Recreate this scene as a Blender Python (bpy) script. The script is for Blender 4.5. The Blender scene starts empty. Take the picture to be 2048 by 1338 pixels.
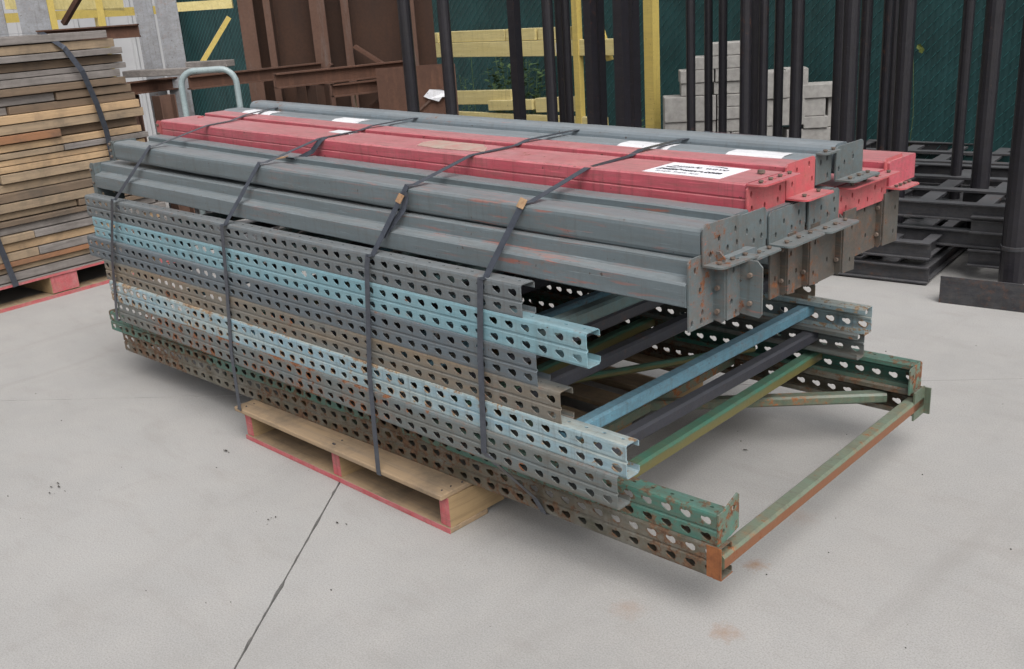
import bpy, math, random
from mathutils import Vector, Matrix, noise
from mathutils.geometry import delaunay_2d_cdt
R = random.Random(7)
C = bpy.context.scene.collection
SC = bpy.context.scene

# ------------------------------------------------------------------ camera
cam_d = bpy.data.cameras.new('camera'); cam = bpy.data.objects.new('camera', cam_d); C.objects.link(cam)
CAMPOS = Vector((1.1250878, -1.49472151, 1.33493896))
yaw, pitch, roll, FPX = math.radians(135.35095388), math.radians(-18.76915497), math.radians(-3.88353821), 1979.94318863
fw = Vector((math.cos(pitch)*math.cos(yaw), math.cos(pitch)*math.sin(yaw), math.sin(pitch)))
rt = fw.cross(Vector((0, 0, 1))).normalized(); up = rt.cross(fw)
r2 = rt*math.cos(roll)+up*math.sin(roll); u2 = -rt*math.sin(roll)+up*math.cos(roll)
M = Matrix((r2, u2, -fw)).transposed().to_4x4(); M.translation = CAMPOS
cam.matrix_world = M
cam_d.sensor_width = 36; cam_d.lens = FPX/2048*36; cam_d.clip_start = .05; cam_d.clip_end = 600
SC.camera = cam
# ------------------------------------------------------------------ world, sun, exposure
SUN_EL, SUN_AZ = math.radians(52), math.radians(-28)      # azimuth measured from +X towards +Y
w = bpy.data.worlds.new('World'); SC.world = w; w.use_nodes = True
nt = w.node_tree; nt.nodes.clear()
sky = nt.nodes.new('ShaderNodeTexSky'); sky.sky_type = 'NISHITA'; sky.sun_disc = False
sky.sun_elevation = SUN_EL; sky.sun_rotation = math.pi/2-SUN_AZ; sky.dust_density = 5; sky.air_density = 1.0; sky.ozone_density = .6
hs = nt.nodes.new('ShaderNodeHueSaturation'); hs.inputs['Saturation'].default_value = .22
bgn = nt.nodes.new('ShaderNodeBackground'); bgn.inputs["Strength"].default_value = .10
wo = nt.nodes.new('ShaderNodeOutputWorld')
nt.links.new(sky.outputs[0], hs.inputs['Color']); nt.links.new(hs.outputs[0], bgn.inputs[0]); nt.links.new(bgn.outputs[0], wo.inputs[0])
sd = bpy.data.lights.new('sun', 'SUN'); sd.energy = 1.5; sd.angle = math.radians(50); sd.color = (1, .985, .965)
sun = bpy.data.objects.new('sun', sd); C.objects.link(sun)
sv = Vector((math.cos(SUN_EL)*math.cos(SUN_AZ), math.cos(SUN_EL)*math.sin(SUN_AZ), math.sin(SUN_EL)))
sun.rotation_euler = sv.to_track_quat('Z', 'Y').to_euler(); sun.location = sv*20
SC.view_settings.view_transform = 'Standard'; SC.view_settings.look = 'None'
SC.view_settings.gamma = 1; SC.view_settings.use_curve_mapping = False
SC.view_settings.exposure = 0.60

# ------------------------------------------------------------------ helpers
def tag(o, label=None, cat=None, group=None, kind=None):
    if label: o['label'] = label
    if cat: o['category'] = cat
    if group: o['group'] = group
    if kind: o['kind'] = kind
    elif cat: o['kind'] = 'thing'
    return o
def empty(name, loc=(0, 0, 0), label=None, cat=None, group=None):
    o = bpy.data.objects.new(name, None); C.objects.link(o); o.location = loc; o.empty_display_size = .1
    return tag(o, label, cat, group)
class MB:
    def __init__(s): s.v = []; s.f = []
    def add(s, vs, fs):
        n = len(s.v); s.v += [tuple(v) for v in vs]; s.f += [tuple(i+n for i in f) for f in fs]; return s
    def box(s, a, b, m=None):
        x0, y0, z0 = a; x1, y1, z1 = b
        vs = [Vector(p) for p in ((x0,y0,z0),(x1,y0,z0),(x1,y1,z0),(x0,y1,z0),(x0,y0,z1),(x1,y0,z1),(x1,y1,z1),(x0,y1,z1))]
        if m is not None: vs = [m@v for v in vs]
        return s.add(vs, [(0,3,2,1),(4,5,6,7),(0,1,5,4),(1,2,6,5),(2,3,7,6),(3,0,4,7)])
    def bar(s, a, b, wd, ht, upv=(0, 0, 1)):
        a = Vector(a); b = Vector(b); d = (b-a).normalized(); u = Vector(upv); sd_ = d.cross(u)
        if sd_.length < 1e-4: sd_ = d.cross(Vector((0, 1, 0)))
        sd_.normalize(); u = sd_.cross(d)
        vs = [p+sd_*(i*wd/2)+u*(j*ht/2) for p in (a, b) for i, j in ((-1,-1),(1,-1),(1,1),(-1,1))]
        return s.add(vs, [(0,1,2,3),(7,6,5,4),(0,4,5,1),(1,5,6,2),(2,6,7,3),(3,7,4,0)])
    def tube(s, path, r, n=12, cap=True):
        path = [Vector(p) for p in path]; rings = []
        u = None
        for i, p in enumerate(path):
            d = (path[min(i+1, len(path)-1)]-path[max(i-1, 0)]).normalized()
            if u is None:
                u = d.cross(Vector((0, 0, 1)))
                if u.length < 1e-3: u = d.cross(Vector((1, 0, 0)))
            u = (u-d*u.dot(d)).normalized(); v = d.cross(u)
            rr = r[i] if isinstance(r, (list, tuple)) else r
            rings.append([p+u*(math.cos(t)*rr)+v*(math.sin(t)*rr) for t in [2*math.pi*k/n for k in range(n)]])
        vs = [q for g in rings for q in g]; fs = []
        for i in range(len(rings)-1):
            for k in range(n):
                fs.append((i*n+k, i*n+(k+1) % n, (i+1)*n+(k+1) % n, (i+1)*n+k))
        if cap: fs += [tuple(range(n))[::-1], tuple((len(rings)-1)*n+k for k in range(n))]
        return s.add(vs, fs)
    def loft(s, secs, closed=True, cap=True):
        n = len(secs[0]); vs = [q for g in secs for q in g]; fs = []
        for i in range(len(secs)-1):
            for k in range(n if closed else n-1):
                fs.append((i*n+k, i*n+(k+1) % n, (i+1)*n+(k+1) % n, (i+1)*n+k))
        if cap and closed: fs += [tuple(range(n))[::-1], tuple((len(secs)-1)*n+k for k in range(n))]
        return s.add(vs, fs)
    def build(s, name, mat, parent=None, smooth=False, bevel=0, kind=None):
        me = bpy.data.meshes.new(name); me.from_pydata(s.v, [], s.f); me.update()
        me.materials.append(mat)
        if smooth: me.polygons.foreach_set('use_smooth', [True]*len(me.polygons))
        return obj(name, me, parent, bevel, kind)
def obj(name, me, parent=None, bevel=0, kind=None):
    o = bpy.data.objects.new(name, me); C.objects.link(o)
    if parent:
        o.parent = parent; o.matrix_parent_inverse = Matrix.Translation(-parent_loc(parent))
    if bevel:
        b = o.modifiers.new('bevel', 'BEVEL'); b.width = bevel; b.segments = 2; b.limit_method = 'ANGLE'
    if kind: o['kind'] = kind
    return o
def parent_loc(p):
    l = Vector(p.location)
    if p.parent: l = p.matrix_parent_inverse@l+parent_loc(p.parent)
    return l

def ibeam_mb(a, b, h, w_, t=.008, upv=(0, 0, 1)):
    a = Vector(a); b = Vector(b); d = (b-a).normalized(); s_ = d.cross(Vector(upv)).normalized(); u = s_.cross(d); mb = MB()
    mb.bar(a, b, t, h-2*t, upv)
    for q in (1, -1): mb.bar(a+u*q*(h/2-t/2), b+u*q*(h/2-t/2), w_, t, upv)
    return mb
# ---- materials
def mk(name):
    m = bpy.data.materials.new(name); m.use_nodes = True; t = m.node_tree
    return m, t, t.nodes['Principled BSDF']
def nz(t, vec, scale, detail=6, rough=.6, dist=0):
    n = t.nodes.new('ShaderNodeTexNoise'); n.inputs['Scale'].default_value = scale; n.inputs['Detail'].default_value = detail
    n.inputs['Roughness'].default_value = rough; n.inputs['Distortion'].default_value = dist
    t.links.new(vec, n.inputs['Vector']); return n.outputs['Fac']
def mp(t, sc=(1, 1, 1), rot=(0, 0, 0), loc=(0, 0, 0)):
    g = t.nodes.new('ShaderNodeNewGeometry'); m = t.nodes.new('ShaderNodeMapping')
    m.inputs['Scale'].default_value = sc; m.inputs['Rotation'].default_value = rot; m.inputs['Location'].default_value = loc
    t.links.new(g.outputs['Position'], m.inputs['Vector']); return m.outputs[0]
def rng(t, f, a, b, c=0, d=1):
    n = t.nodes.new('ShaderNodeMapRange'); n.inputs[1].default_value = a; n.inputs[2].default_value = b
    n.inputs[3].default_value = c; n.inputs[4].default_value = d; t.links.new(f, n.inputs[0]); return n.outputs[0]
def mth(t, op, a, b):
    n = t.nodes.new('ShaderNodeMath'); n.operation = op
    for i, x in enumerate((a, b)):
        if isinstance(x, (int, float)): n.inputs[i].default_value = x
        else: t.links.new(x, n.inputs[i])
    return n.outputs[0]
def mix(t, f, a, b):
    n = t.nodes.new('ShaderNodeMix'); n.data_type = 'RGBA'
    if isinstance(f, (int, float)): n.inputs[0].default_value = f
    else: t.links.new(f, n.inputs[0])
    for i, x in ((6, a), (7, b)):
        if isinstance(x, (tuple, list)): n.inputs[i].default_value = (*x[:3], 1)
        else: t.links.new(x, n.inputs[i])
    return n.outputs[2]
def bump(t, b, h, st=.3, di=.002):
    n = t.nodes.new('ShaderNodeBump'); n.inputs['Strength'].default_value = st; n.inputs['Distance'].default_value = di
    t.links.new(h, n.inputs['Height']); t.links.new(n.outputs[0], b.inputs['Normal'])
RUST1, RUST2 = (.10, .035, .015), (.23, .09, .035)
def paint(name, col, col2=None, rust=.3, primer=None, prim_amt=.0, rough=.45, dirt=.25, seed=0, chalk=.0, rc=(RUST1, RUST2), toplit=.30, toplitc=(.36, .36, .36), holes=0):
    """worn painted steel: tone drift, sky light painted on upward faces, rust spots with a halo, primer showing through in streaks"""
    m, t, b = mk(name); v = mp(t, loc=(seed*3.7, seed*1.3, seed*2.1)); vs = mp(t, (.7, 6, 9), loc=(seed*2.3, seed, seed*5.1))
    col2 = col2 or tuple(c*.72 for c in col)
    c = mix(t, rng(t, nz(t, vs, 3, 5), .35, .68), col, col2)
    c = mix(t, rng(t, nz(t, v, 140, 3), .3, .9, 0, .25), c, tuple(x*.5 for x in col))
    if chalk: c = mix(t, rng(t, nz(t, v, 16, 10, .75), .42, .68, 0, chalk), c, (.5, .5, .48))
    big = nz(t, v, 2.3, 4, .55)
    if prim_amt:
        s1 = nz(t, mp(t, (1.6, 14, 24), loc=(seed, 3, seed*2)), 5, 6, .6, .4)
        sx = t.nodes.new('ShaderNodeSeparateXYZ'); t.links.new(mp(t), sx.inputs[0])
        f = mth(t, 'MULTIPLY', rng(t, s1, .68-prim_amt*.12, .72-prim_amt*.08), rng(t, big, .44, .6))
        f = mth(t, 'MULTIPLY', f, rng(t, sx.outputs[0], -1.9, -.2, .12, 1))
        c = mix(t, mth(t, 'MULTIPLY', f, .75), c, primer or (.33, .09, .05))
    # fine scratches along the length, runs of grime, small chips
    sc_ = nz(t, mp(t, (1.5, 55, 80), loc=(seed*1.9, seed*4, 2)), 5, 3, .5)
    c = mix(t, rng(t, sc_, .67, .69, 0, .45), c, tuple(min(1, x*1.7+.05) for x in col))
    run = nz(t, mp(t, (30, 30, 1.6), loc=(seed, 7, seed)), 2.2, 6, .7)
    c = mix(t, rng(t, run, .52, .72, 0, .55*min(1, dirt*1.6)), c, (.06, .048, .036))
    ch = nz(t, v, 75, 4, .6)
    c = mix(t, rng(t, ch, .685, .70, 0, .85), c, (.05, .03, .022))
    if toplit:   # sky light painted in as a paler tint on the faces that look up
        g = t.nodes.new('ShaderNodeNewGeometry'); sz = t.nodes.new('ShaderNodeSeparateXYZ'); t.links.new(g.outputs['Normal'], sz.inputs[0])
        df = mth(t, 'MULTIPLY', rng(t, sz.outputs[2], .35, .95), rng(t, nz(t, v, 9, 8, .7), .3, .65, toplit*.55, toplit))
        c = mix(t, df, c, toplitc)
    dn = nz(t, vs, 14, 8, .7)
    c = mix(t, rng(t, dn, .48, .75, 0, dirt), c, (.11, .085, .06))
    rn = mth(t, 'ADD', mth(t, 'MULTIPLY', nz(t, v, 34, 10, .72), .62), mth(t, 'MULTIPLY', big, .38))
    if holes:   # rust starts at the punched holes and along the folded edges
        tc = t.nodes.new('ShaderNodeTexCoord'); so = t.nodes.new('ShaderNodeSeparateXYZ'); t.links.new(tc.outputs['Object'], so.inputs[0])
        fx = mth(t, 'MULTIPLY', mth(t, 'SUBTRACT', mth(t, 'FRACT', mth(t, 'DIVIDE', mth(t, 'ADD', so.outputs[0], 50.8), .0508), 0), .5), .0508)
        z1 = mth(t, 'MINIMUM', mth(t, 'ABSOLUTE', mth(t, 'SUBTRACT', so.outputs[2], .0185), 0), mth(t, 'ABSOLUTE', mth(t, 'SUBTRACT', so.outputs[2], .0575), 0))
        dd = mth(t, 'SQRT', mth(t, 'ADD', mth(t, 'MULTIPLY', fx, mth(t, 'MULTIPLY', fx, .55)), mth(t, 'MULTIPLY', z1, z1)), 0)
        hr = mth(t, 'MULTIPLY', rng(t, dd, .0135, .0085), rng(t, nz(t, v, 11, 4), .42, .62))
        ed = mth(t, 'MAXIMUM', rng(t, so.outputs[2], .068, .0762), rng(t, so.outputs[2], .007, 0))
        ed = mth(t, 'MULTIPLY', ed, rng(t, nz(t, v, 7, 6, .7), .4, .6))
        rn = mth(t, 'ADD', rn, mth(t, 'MULTIPLY', mth(t, 'MAXIMUM', hr, mth(t, 'MULTIPLY', ed, .7)), holes))
    th = .665-.19*rust
    rm = rng(t, rn, th, th+.035); halo = rng(t, rn, th-.07, th+.01, 0, .45)
    rcol = mix(t, rng(t, nz(t, v, 90, 5), .35, .65), rc[0], rc[1])
    c = mix(t, halo, c, tuple(.5*x+.5*y for x, y in zip(rc[1], col))); c = mix(t, rm, c, rcol)
    t.links.new(c, b.inputs['Base Color'])
    t.links.new(rng(t, rm, 0, 1, rough, .92), b.inputs['Roughness']); b.inputs['Specular IOR Level'].default_value = .5
    bump(t, b, mth(t, 'ADD', mth(t, 'MULTIPLY', rm, .6), mth(t, 'ADD', nz(t, v, 60, 6), mth(t, 'MULTIPLY', nz(t, vs, 5, 3), 1.5))), .4, .0014)
    return m
def sided(m, col, zc, lo=.25, hi=.55):
    # the side of the tube that faced the weather keeps another colour
    t = m.node_tree; b = t.nodes['Principled BSDF']; src = b.inputs['Base Color'].links[0].from_socket
    g = t.nodes.new('ShaderNodeNewGeometry'); sx = t.nodes.new('ShaderNodeSeparateXYZ'); t.links.new(g.outputs['True Normal'], sx.inputs[0])
    f = mth(t, 'ADD', sx.outputs[0], mth(t, 'MULTIPLY', nz(t, mp(t, (9, 2, 9)), 6, 6), .5))
    p = t.nodes.new('ShaderNodeSeparateXYZ'); t.links.new(g.outputs['Position'], p.inputs[0])
    f = mth(t, 'ADD', f, mth(t, 'MULTIPLY', mth(t, 'SUBTRACT', zc, p.outputs[2]), 26))
    t.links.new(mix(t, rng(t, f, lo+.55, hi+.65, 0, .85), src, col), b.inputs['Base Color']); return m
def rustmat(name, a, b_, c_, seed=0, sc=1):
    m, t, b = mk(name); v = mp(t, loc=(seed, seed*2, 0))
    c = mix(t, rng(t, nz(t, v, 3*sc, 8, .65), .35, .65), a, b_)
    c = mix(t, rng(t, nz(t, mp(t, (6, 6, .8), loc=(seed, 0, 0)), 4*sc, 8, .7), .52, .7, 0, .6), c, c_)
    c = mix(t, rng(t, nz(t, v, 60, 6), .4, .8, 0, .5), c, tuple(x*.5 for x in a))
    t.links.new(c, b.inputs['Base Color']); b.inputs['Roughness'].default_value = .85; bump(t, b, nz(t, v, 45, 8), .4, .002)
    return m
def woodmat(name, a, b_, axis='x', dirty=.3, red=None, rot=0):
    """per-object tone from Object Info random, grain along the axis"""
    m, t, b = mk(name); sc = {'x': (1.2, 26, 40), 'y': (26, 1.2, 40), 'z': (26, 26, 1.2)}[axis]
    oi = t.nodes.new('ShaderNodeObjectInfo'); cmb = t.nodes.new('ShaderNodeVectorMath'); cmb.operation = 'ADD'
    sclr = t.nodes.new('ShaderNodeVectorMath'); sclr.operation = 'SCALE'; sclr.inputs[3].default_value = 37
    cc = t.nodes.new('ShaderNodeCombineXYZ')
    for k in range(3): t.links.new(oi.outputs['Random'], cc.inputs[k])
    t.links.new(cc.outputs[0], sclr.inputs[0]); t.links.new(mp(t, sc, rot=(0, 0, rot)), cmb.inputs[0]); t.links.new(sclr.outputs[0], cmb.inputs[1])
    v = cmb.outputs[0]
    c = mix(t, rng(t, nz(t, v, 1.6, 8, .62, .6), .3, .7), a, b_)
    c = mix(t, rng(t, nz(t, mp(t), 5, 8, .7), .45, .75, 0, dirty), c, (.07, .06, .05))
    c = mix(t, rng(t, nz(t, v, 5, 3, .5), .58, .75, 0, .5), c, tuple(x*.45 for x in a))
    t.links.new(c, b.inputs['Base Color']); b.inputs['Roughness'].default_value = .8; bump(t, b, nz(t, v, 3, 8, .7), .5, .0015)
    return m
def plain(name, col, rough=.6, var=.2, sc=20, metal=0):
    m, t, b = mk(name); v = mp(t)
    c = mix(t, rng(t, nz(t, v, sc, 6), .3, .7), col, tuple(x*(1-var) for x in col))
    t.links.new(c, b.inputs['Base Color']); b.inputs['Roughness'].default_value = rough; b.inputs['Metallic'].default_value = metal
    return m

GREY, GREY2 = (.130, .160, .175), (.100, .125, .135)
m_grey = [paint('grey_beam_paint_%s' % n, GREY, GREY2, .12, prim_amt=p, seed=s, dirt=.3, rough=.38) for n, p, s in (('a', 1.0, 1), ('b', .6, 5), ('c', .2, 9))]
m_greyt = paint('grey_beam_skylit_paint', (.17, .205, .23), (.135, .165, .185), .2, prim_amt=.2, seed=3, dirt=.3, rough=.38)  # grey beam paint, colour lightened for the sky reflected by the top beams
m_plate = paint('grey_end_plate_paint', (.105, .135, .145), (.095, .11, .11), .42, prim_amt=.5, seed=4, dirt=.6)
m_dark = paint('dark_end_plate_paint', (.075, .075, .07), (.065, .055, .045), .55, prim_amt=.5, seed=14, dirt=.8)
m_red = paint('faded_red_paint', (.50, .085, .115), (.42, .09, .115), .22, seed=6, dirt=.55, chalk=.07, rough=.34, toplit=.42, toplitc=(.55, .38, .36), rc=((.16, .06, .035), (.30, .14, .09)))
m_redp = paint('red_end_plate_paint', (.50, .085, .10), (.42, .12, .12), .25, seed=8, dirt=.3, rc=((.16, .05, .03), (.32, .14, .08)))
colm = [
 paint('grey_column_paint', (.135, .155, .165), (.11, .125, .135), .08, seed=21, dirt=.55, holes=.07, toplit=.2),
 paint('light_blue_column_paint', (.145, .285, .335), (.19, .32, .36), .08, seed=22, dirt=.32, chalk=.10, holes=.09, toplit=.2),
 paint('blue_grey_column_paint', (.10, .125, .145), (.09, .11, .125), .10, seed=23, dirt=.55, holes=.09, toplit=.2),
 paint('tan_grey_column_paint', (.125, .135, .13), (.20, .145, .09), .25, seed=24, dirt=.65, holes=.12, toplit=.2),
 paint('rusty_light_blue_column_paint', (.20, .33, .40), (.27, .34, .34), .46, seed=25, dirt=.6, chalk=.28, rc=((.13, .065, .035), (.34, .26, .17)), toplit=.5, toplitc=(.40, .35, .26), holes=.17),
 paint('dull_grey_column_paint', (.12, .145, .15), (.12, .12, .105), .36, seed=26, dirt=.8, prim_amt=.3, holes=.15, toplit=.15),
 paint('green_column_paint', (.025, .155, .12), (.06, .105, .08), .76, seed=27, dirt=.8, chalk=.05, rc=((.075, .045, .026), (.15, .10, .06)), holes=.08, toplit=.15),
 paint('rust_brown_column_paint', (.055, .055, .036), (.10, .09, .065), .76, seed=28, dirt=.9, chalk=.22, rc=((.065, .032, .018), (.16, .09, .05)), holes=.06, toplit=.1),
]
m_foot = paint('rusty_foot_plate_paint', (.05, .20, .155), (.13, .12, .09), .8, seed=29, dirt=.7)
m_br = [paint('teal_brace_paint', (.08, .16, .17), (.10, .14, .13), .35, seed=31, dirt=.6),
        paint('dark_grey_brace_paint', (.038, .04, .054), (.032, .033, .042), .08, seed=32, dirt=.2, toplit=.12),
        paint('bright_blue_brace_paint', (.13, .29, .38), (.10, .22, .29), .3, seed=33, dirt=.5, toplit=.15),
        paint('green_brace_paint', (.025, .15, .095), (.05, .12, .06), .25, seed=34, dirt=.4, toplit=.15),
        paint('sage_brace_paint', (.08, .13, .09), (.11, .13, .09), .55, seed=35, dirt=.7, toplit=.15, rc=((.20, .07, .02), (.32, .13, .05)))]
sided(m_br[3], (.15, .115, .035), .236); m_end = sided(paint('rusted_end_tube_paint', (.12, .165, .11), (.14, .15, .10), .6, seed=36, dirt=.7, toplit=.15, rc=((.20, .07, .02), (.32, .13, .05))), (.20, .062, .020), .163)
m_orange = rustmat('bright_orange_rust', (.20, .065, .022), (.32, .12, .04), (.07, .035, .02), 3, 8)
m_rivet = rustmat('rivet_steel', (.10, .075, .06), (.16, .12, .095), (.07, .05, .04), 8, 8)
m_strap = plain('steel_strap_metal', (.10, .11, .135), .30, .3, 60, .6)
m_clip = rustmat('rusty_strap_seal', (.30, .17, .09), (.42, .28, .16), (.20, .1, .05), 5, 6)
m_white = paint('white_label_paper', (.78, .78, .80), (.72, .72, .75), .25, seed=41, dirt=.22, rough=.8, rc=((.12, .09, .07), (.3, .25, .2)))
m_tan = rustmat('tan_label_residue', (.40, .33, .27), (.42, .20, .18), (.44, .38, .32), 7, 9)
m_ink = plain('black_ink', (.02, .02, .03), .6, 0)
m_decks = woodmat('pallet_wood', (.36, .25, .145), (.25, .185, .125), 'x', .8)
m_string = woodmat('pallet_stringer_wood', (.36, .25, .13), (.28, .19, .10), 'y', .35)
m_redend = paint('red_paint_on_wood', (.48, .085, .10), (.38, .10, .10), .34, seed=51, dirt=.4, rough=.85, chalk=.2, rc=((.26, .18, .11), (.38, .27, .17)))
TONES = {'grey': ((.26, .235, .22), (.15, .135, .125)), 'tan': ((.36, .265, .17), (.24, .18, .12)), 'pale yellow': ((.50, .34, .195), (.36, .245, .14)),
         'brown': ((.19, .135, .09), (.13, .09, .06)), 'orange brown': ((.30, .14, .07), (.23, .12, .06))}
m_lum = {k: woodmat('lumber_'+k.replace(' ', '_'), a, b_, 'y', .75) for k, (a, b_) in TONES.items()}
m_black = paint('black_post_paint', (.014, .013, .018), (.011, .010, .013), .04, seed=61, dirt=.08, rough=.4)
m_blackb = paint('black_rack_paint', (.020, .021, .026), (.04, .04, .046), .14, seed=62, dirt=.25, rough=.45, chalk=.06, toplit=.38, toplitc=(.2, .2, .21))
m_yel = paint('yellow_rack_paint', (.56, .43, .12), (.50, .38, .11), .10, seed=63, dirt=.25)
m_yel2 = paint('pale_yellow_beam_paint', (.64, .54, .25), (.56, .46, .19), .12, seed=64, dirt=.3)
m_rust = rustmat('brown_rust_plate', (.036, .016, .009), (.052, .022, .011), (.026, .013, .010), 1)
m_rustb = rustmat('brown_rust_beam', (.10, .046, .028), (.07, .034, .022), (.16, .075, .045), 2)
m_rustg = rustmat('grey_brown_flange', (.12, .065, .045), (.09, .045, .03), (.13, .11, .10), 4)
m_galv = paint('weathered_grey_column', (.27, .28, .30), (.20, .20, .21), .22, seed=66, dirt=.5, chalk=.1)
m_block = plain('concrete_block', (.38, .365, .345), .95, .3, 30)
m_tube = paint('cart_handle_paint', (.30, .37, .38), (.24, .30, .31), .06, seed=67, dirt=.25, rough=.4)
m_wall = plain('pale_wall_panel', (.36, .36, .37), .7, .12, 3)
m_leaf = plain('green_leaf', (.07, .12, .04), .6, .5, 40)
m_stalk = plain('dry_stalk', (.36, .29, .19), .9, .3, 60)
m_slat = plain('green_fence_slat', (.013, .056, .058), .5, .45, 4)
m_wire = plain('green_fence_wire', (.07, .22, .22), .35, .2, 60)

# ------------------------------------------------------------------ ground
def ground_mat():
    m, t, b = mk('concrete_ground'); v = mp(t)
    c = mix(t, rng(t, nz(t, v, .9, 6, .6), .35, .65), (.395, .387, .377), (.335, .327, .317))
    c = mix(t, rng(t, nz(t, v, 6, 9, .7), .42, .7, 0, .45), c, (.43, .41, .39))
    c = mix(t, rng(t, nz(t, mp(t, (1, 3, 1), rot=(0, 0, .67)), 4, 8, .65), .52, .75, 0, .4), c, (.29, .27, .25))
    c = mix(t, rng(t, nz(t, v, 240, 4, .8), .42, .72, 0, .75), c, (.20, .19, .18))
    c = mix(t, rng(t, nz(t, mp(t, (1.2, .25, 1), rot=(0, 0, -.35)), 3.2, 7, .62, .8), .56, .78, 0, .35), c, (.24, .225, .21))
    vo = t.nodes.new('ShaderNodeTexVoronoi'); vo.inputs['Scale'].default_value = 34; t.links.new(v, vo.inputs['Vector'])
    sp = mth(t, 'MULTIPLY', rng(t, vo.outputs['Distance'], .055, .03), rng(t, nz(t, v, 9, 3), .5, .62))
    c = mix(t, mth(t, 'MULTIPLY', sp, .7), c, (.09, .075, .065))
    g = t.nodes.new('ShaderNodeNewGeometry')
    for x, y, r, k in ((.034, .354, .045, 1), (.124, .082, .05, .8), (-.094, .019, .06, .45), (-.0, .62, .07, .3), (-1.0, -.62, .0, 0)):
        if not r: continue
        d = t.nodes.new('ShaderNodeVectorMath'); d.operation = 'DISTANCE'; d.inputs[1].default_value = (x, y, 0)
        t.links.new(g.outputs['Position'], d.inputs[0])
        f = mth(t, 'ADD', d.outputs['Value'], mth(t, 'MULTIPLY', nz(t, v, 26, 9, .75), .13))
        c = mix(t, rng(t, f, r+.055, r*.2+.05, 0, .7*k), c, (.28, .15, .075))
    t.links.new(c, b.inputs['Base Color']); b.inputs['Roughness'].default_value = .9; b.inputs['Specular IOR Level'].default_value = .25
    bump(t, b, mth(t, 'ADD', nz(t, v, 160, 6, .7), mth(t, 'MULTIPLY', sp, -.8)), .5, .0018)
    return m
m_ground = ground_mat()
m_joint = plain('dark_joint_filler', (.06, .055, .05), .95, .4, 60)
g0 = MB().add([(-250, -250, -.035), (250, -250, -.035), (250, 250, -.035), (-250, 250, -.035)], [(0, 1, 2, 3)]).build('ground', m_joint)
tag(g0, 'pale broom finished concrete yard', kind='structure')
B_ = Vector((.7845, .62)).normalized(); A_ = Vector((-B_.y, B_.x))
J0 = Vector((-1.115, -.056))
tI = (Vector((-2.317, -.027))-J0).dot(A_)      # distance along A_ from J0 to the cross joint
def yard(u, v): return J0+B_*u+A_*(tI+v)
UU = [-36, -24, -12, -6, 0, 6, 12, 24]; VV = [-24, -12, -6, 0, 6, 12, 24, 36]
for i in range(len(UU)-1):
    for j in range(len(VV)-1):
        u0, u1, v0, v1 = UU[i], UU[i+1], VV[j], VV[j+1]
        gap = .0020; pts = []; near = abs(u0) <= 6 and abs(v0) <= 6
        def edge(a, b, axis, fixed, inw):
            n = 220 if near else 2
            for k in range(n):
                s = a+(b-a)*k/n
                ww = gap*(.8 if axis == 'v' and fixed == 0 else 1)
                jit = ww+(.0045*max(0, noise.noise(Vector((s*9, fixed*3.1, 0))))+.0045*max(0, noise.noise(Vector((s*45, fixed+inw, 5)))) if near else 0)
                jit *= .7 if axis == 'v' else 1.15
                pts.append((s, fixed+inw*jit) if axis == 'v' else (fixed+inw*jit, s))
        edge(u0, u1, 'v', v0, 1); edge(v0, v1, 'u', u1, -1); edge(u1, u0, 'v', v1, -1); edge(v1, v0, 'u', u0, 1)
        top = [(*yard(a, b), 0) for a, b in pts]; bot = [(x, y, -.03) for x, y, z in top]; n = len(top)
        MB().add(top+bot, [tuple(range(n))]+[(k, n+k, n+(k+1) % n, (k+1) % n) for k in range(n)]).build('concrete_slab', m_ground, g0)
# debris: dark leaf flakes and grit
deb = MB()
for x, y, s in ((-1.879, -.554, .022), (-1.86, -.58, .016), (-1.81, -.62, .012), (-1.72, -.50, .009), (-1.12, -.28, .006), (-.95, -.18, .007), (-1.62, -.09, .015), (-.31, .88, .012)):
    for k in range(R.choice((1, 2, 3))):
        x += R.uniform(-.02, .02); y += R.uniform(-.02, .02); s *= R.uniform(.4, 1)
        a = R.random()*6.28; pts = [(x+k*.01+math.cos(a+q)*s*R.uniform(.5, 1.2), y+k*.013+math.sin(a+q)*s*.4*R.uniform(.6, 1), .003+.004*R.random()) for q in (0, 1.2, 2.4, 3.6, 4.9)]
        deb.add(pts, [(0, 1, 2, 3, 4)])
for k in range(90):
    x, y = R.uniform(-3, 1.2), R.uniform(-1.2, 2.2); s = R.uniform(.001, .0024)
    deb.box((x, y, 0), (x+s*1.6, y+s, s))
tag(deb.build('debris', plain('leaf_debris', (.05, .042, .035), .9, .4, 90)), 'dark leaf scraps and grit scattered on the concrete', 'debris', kind='stuff')

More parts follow.
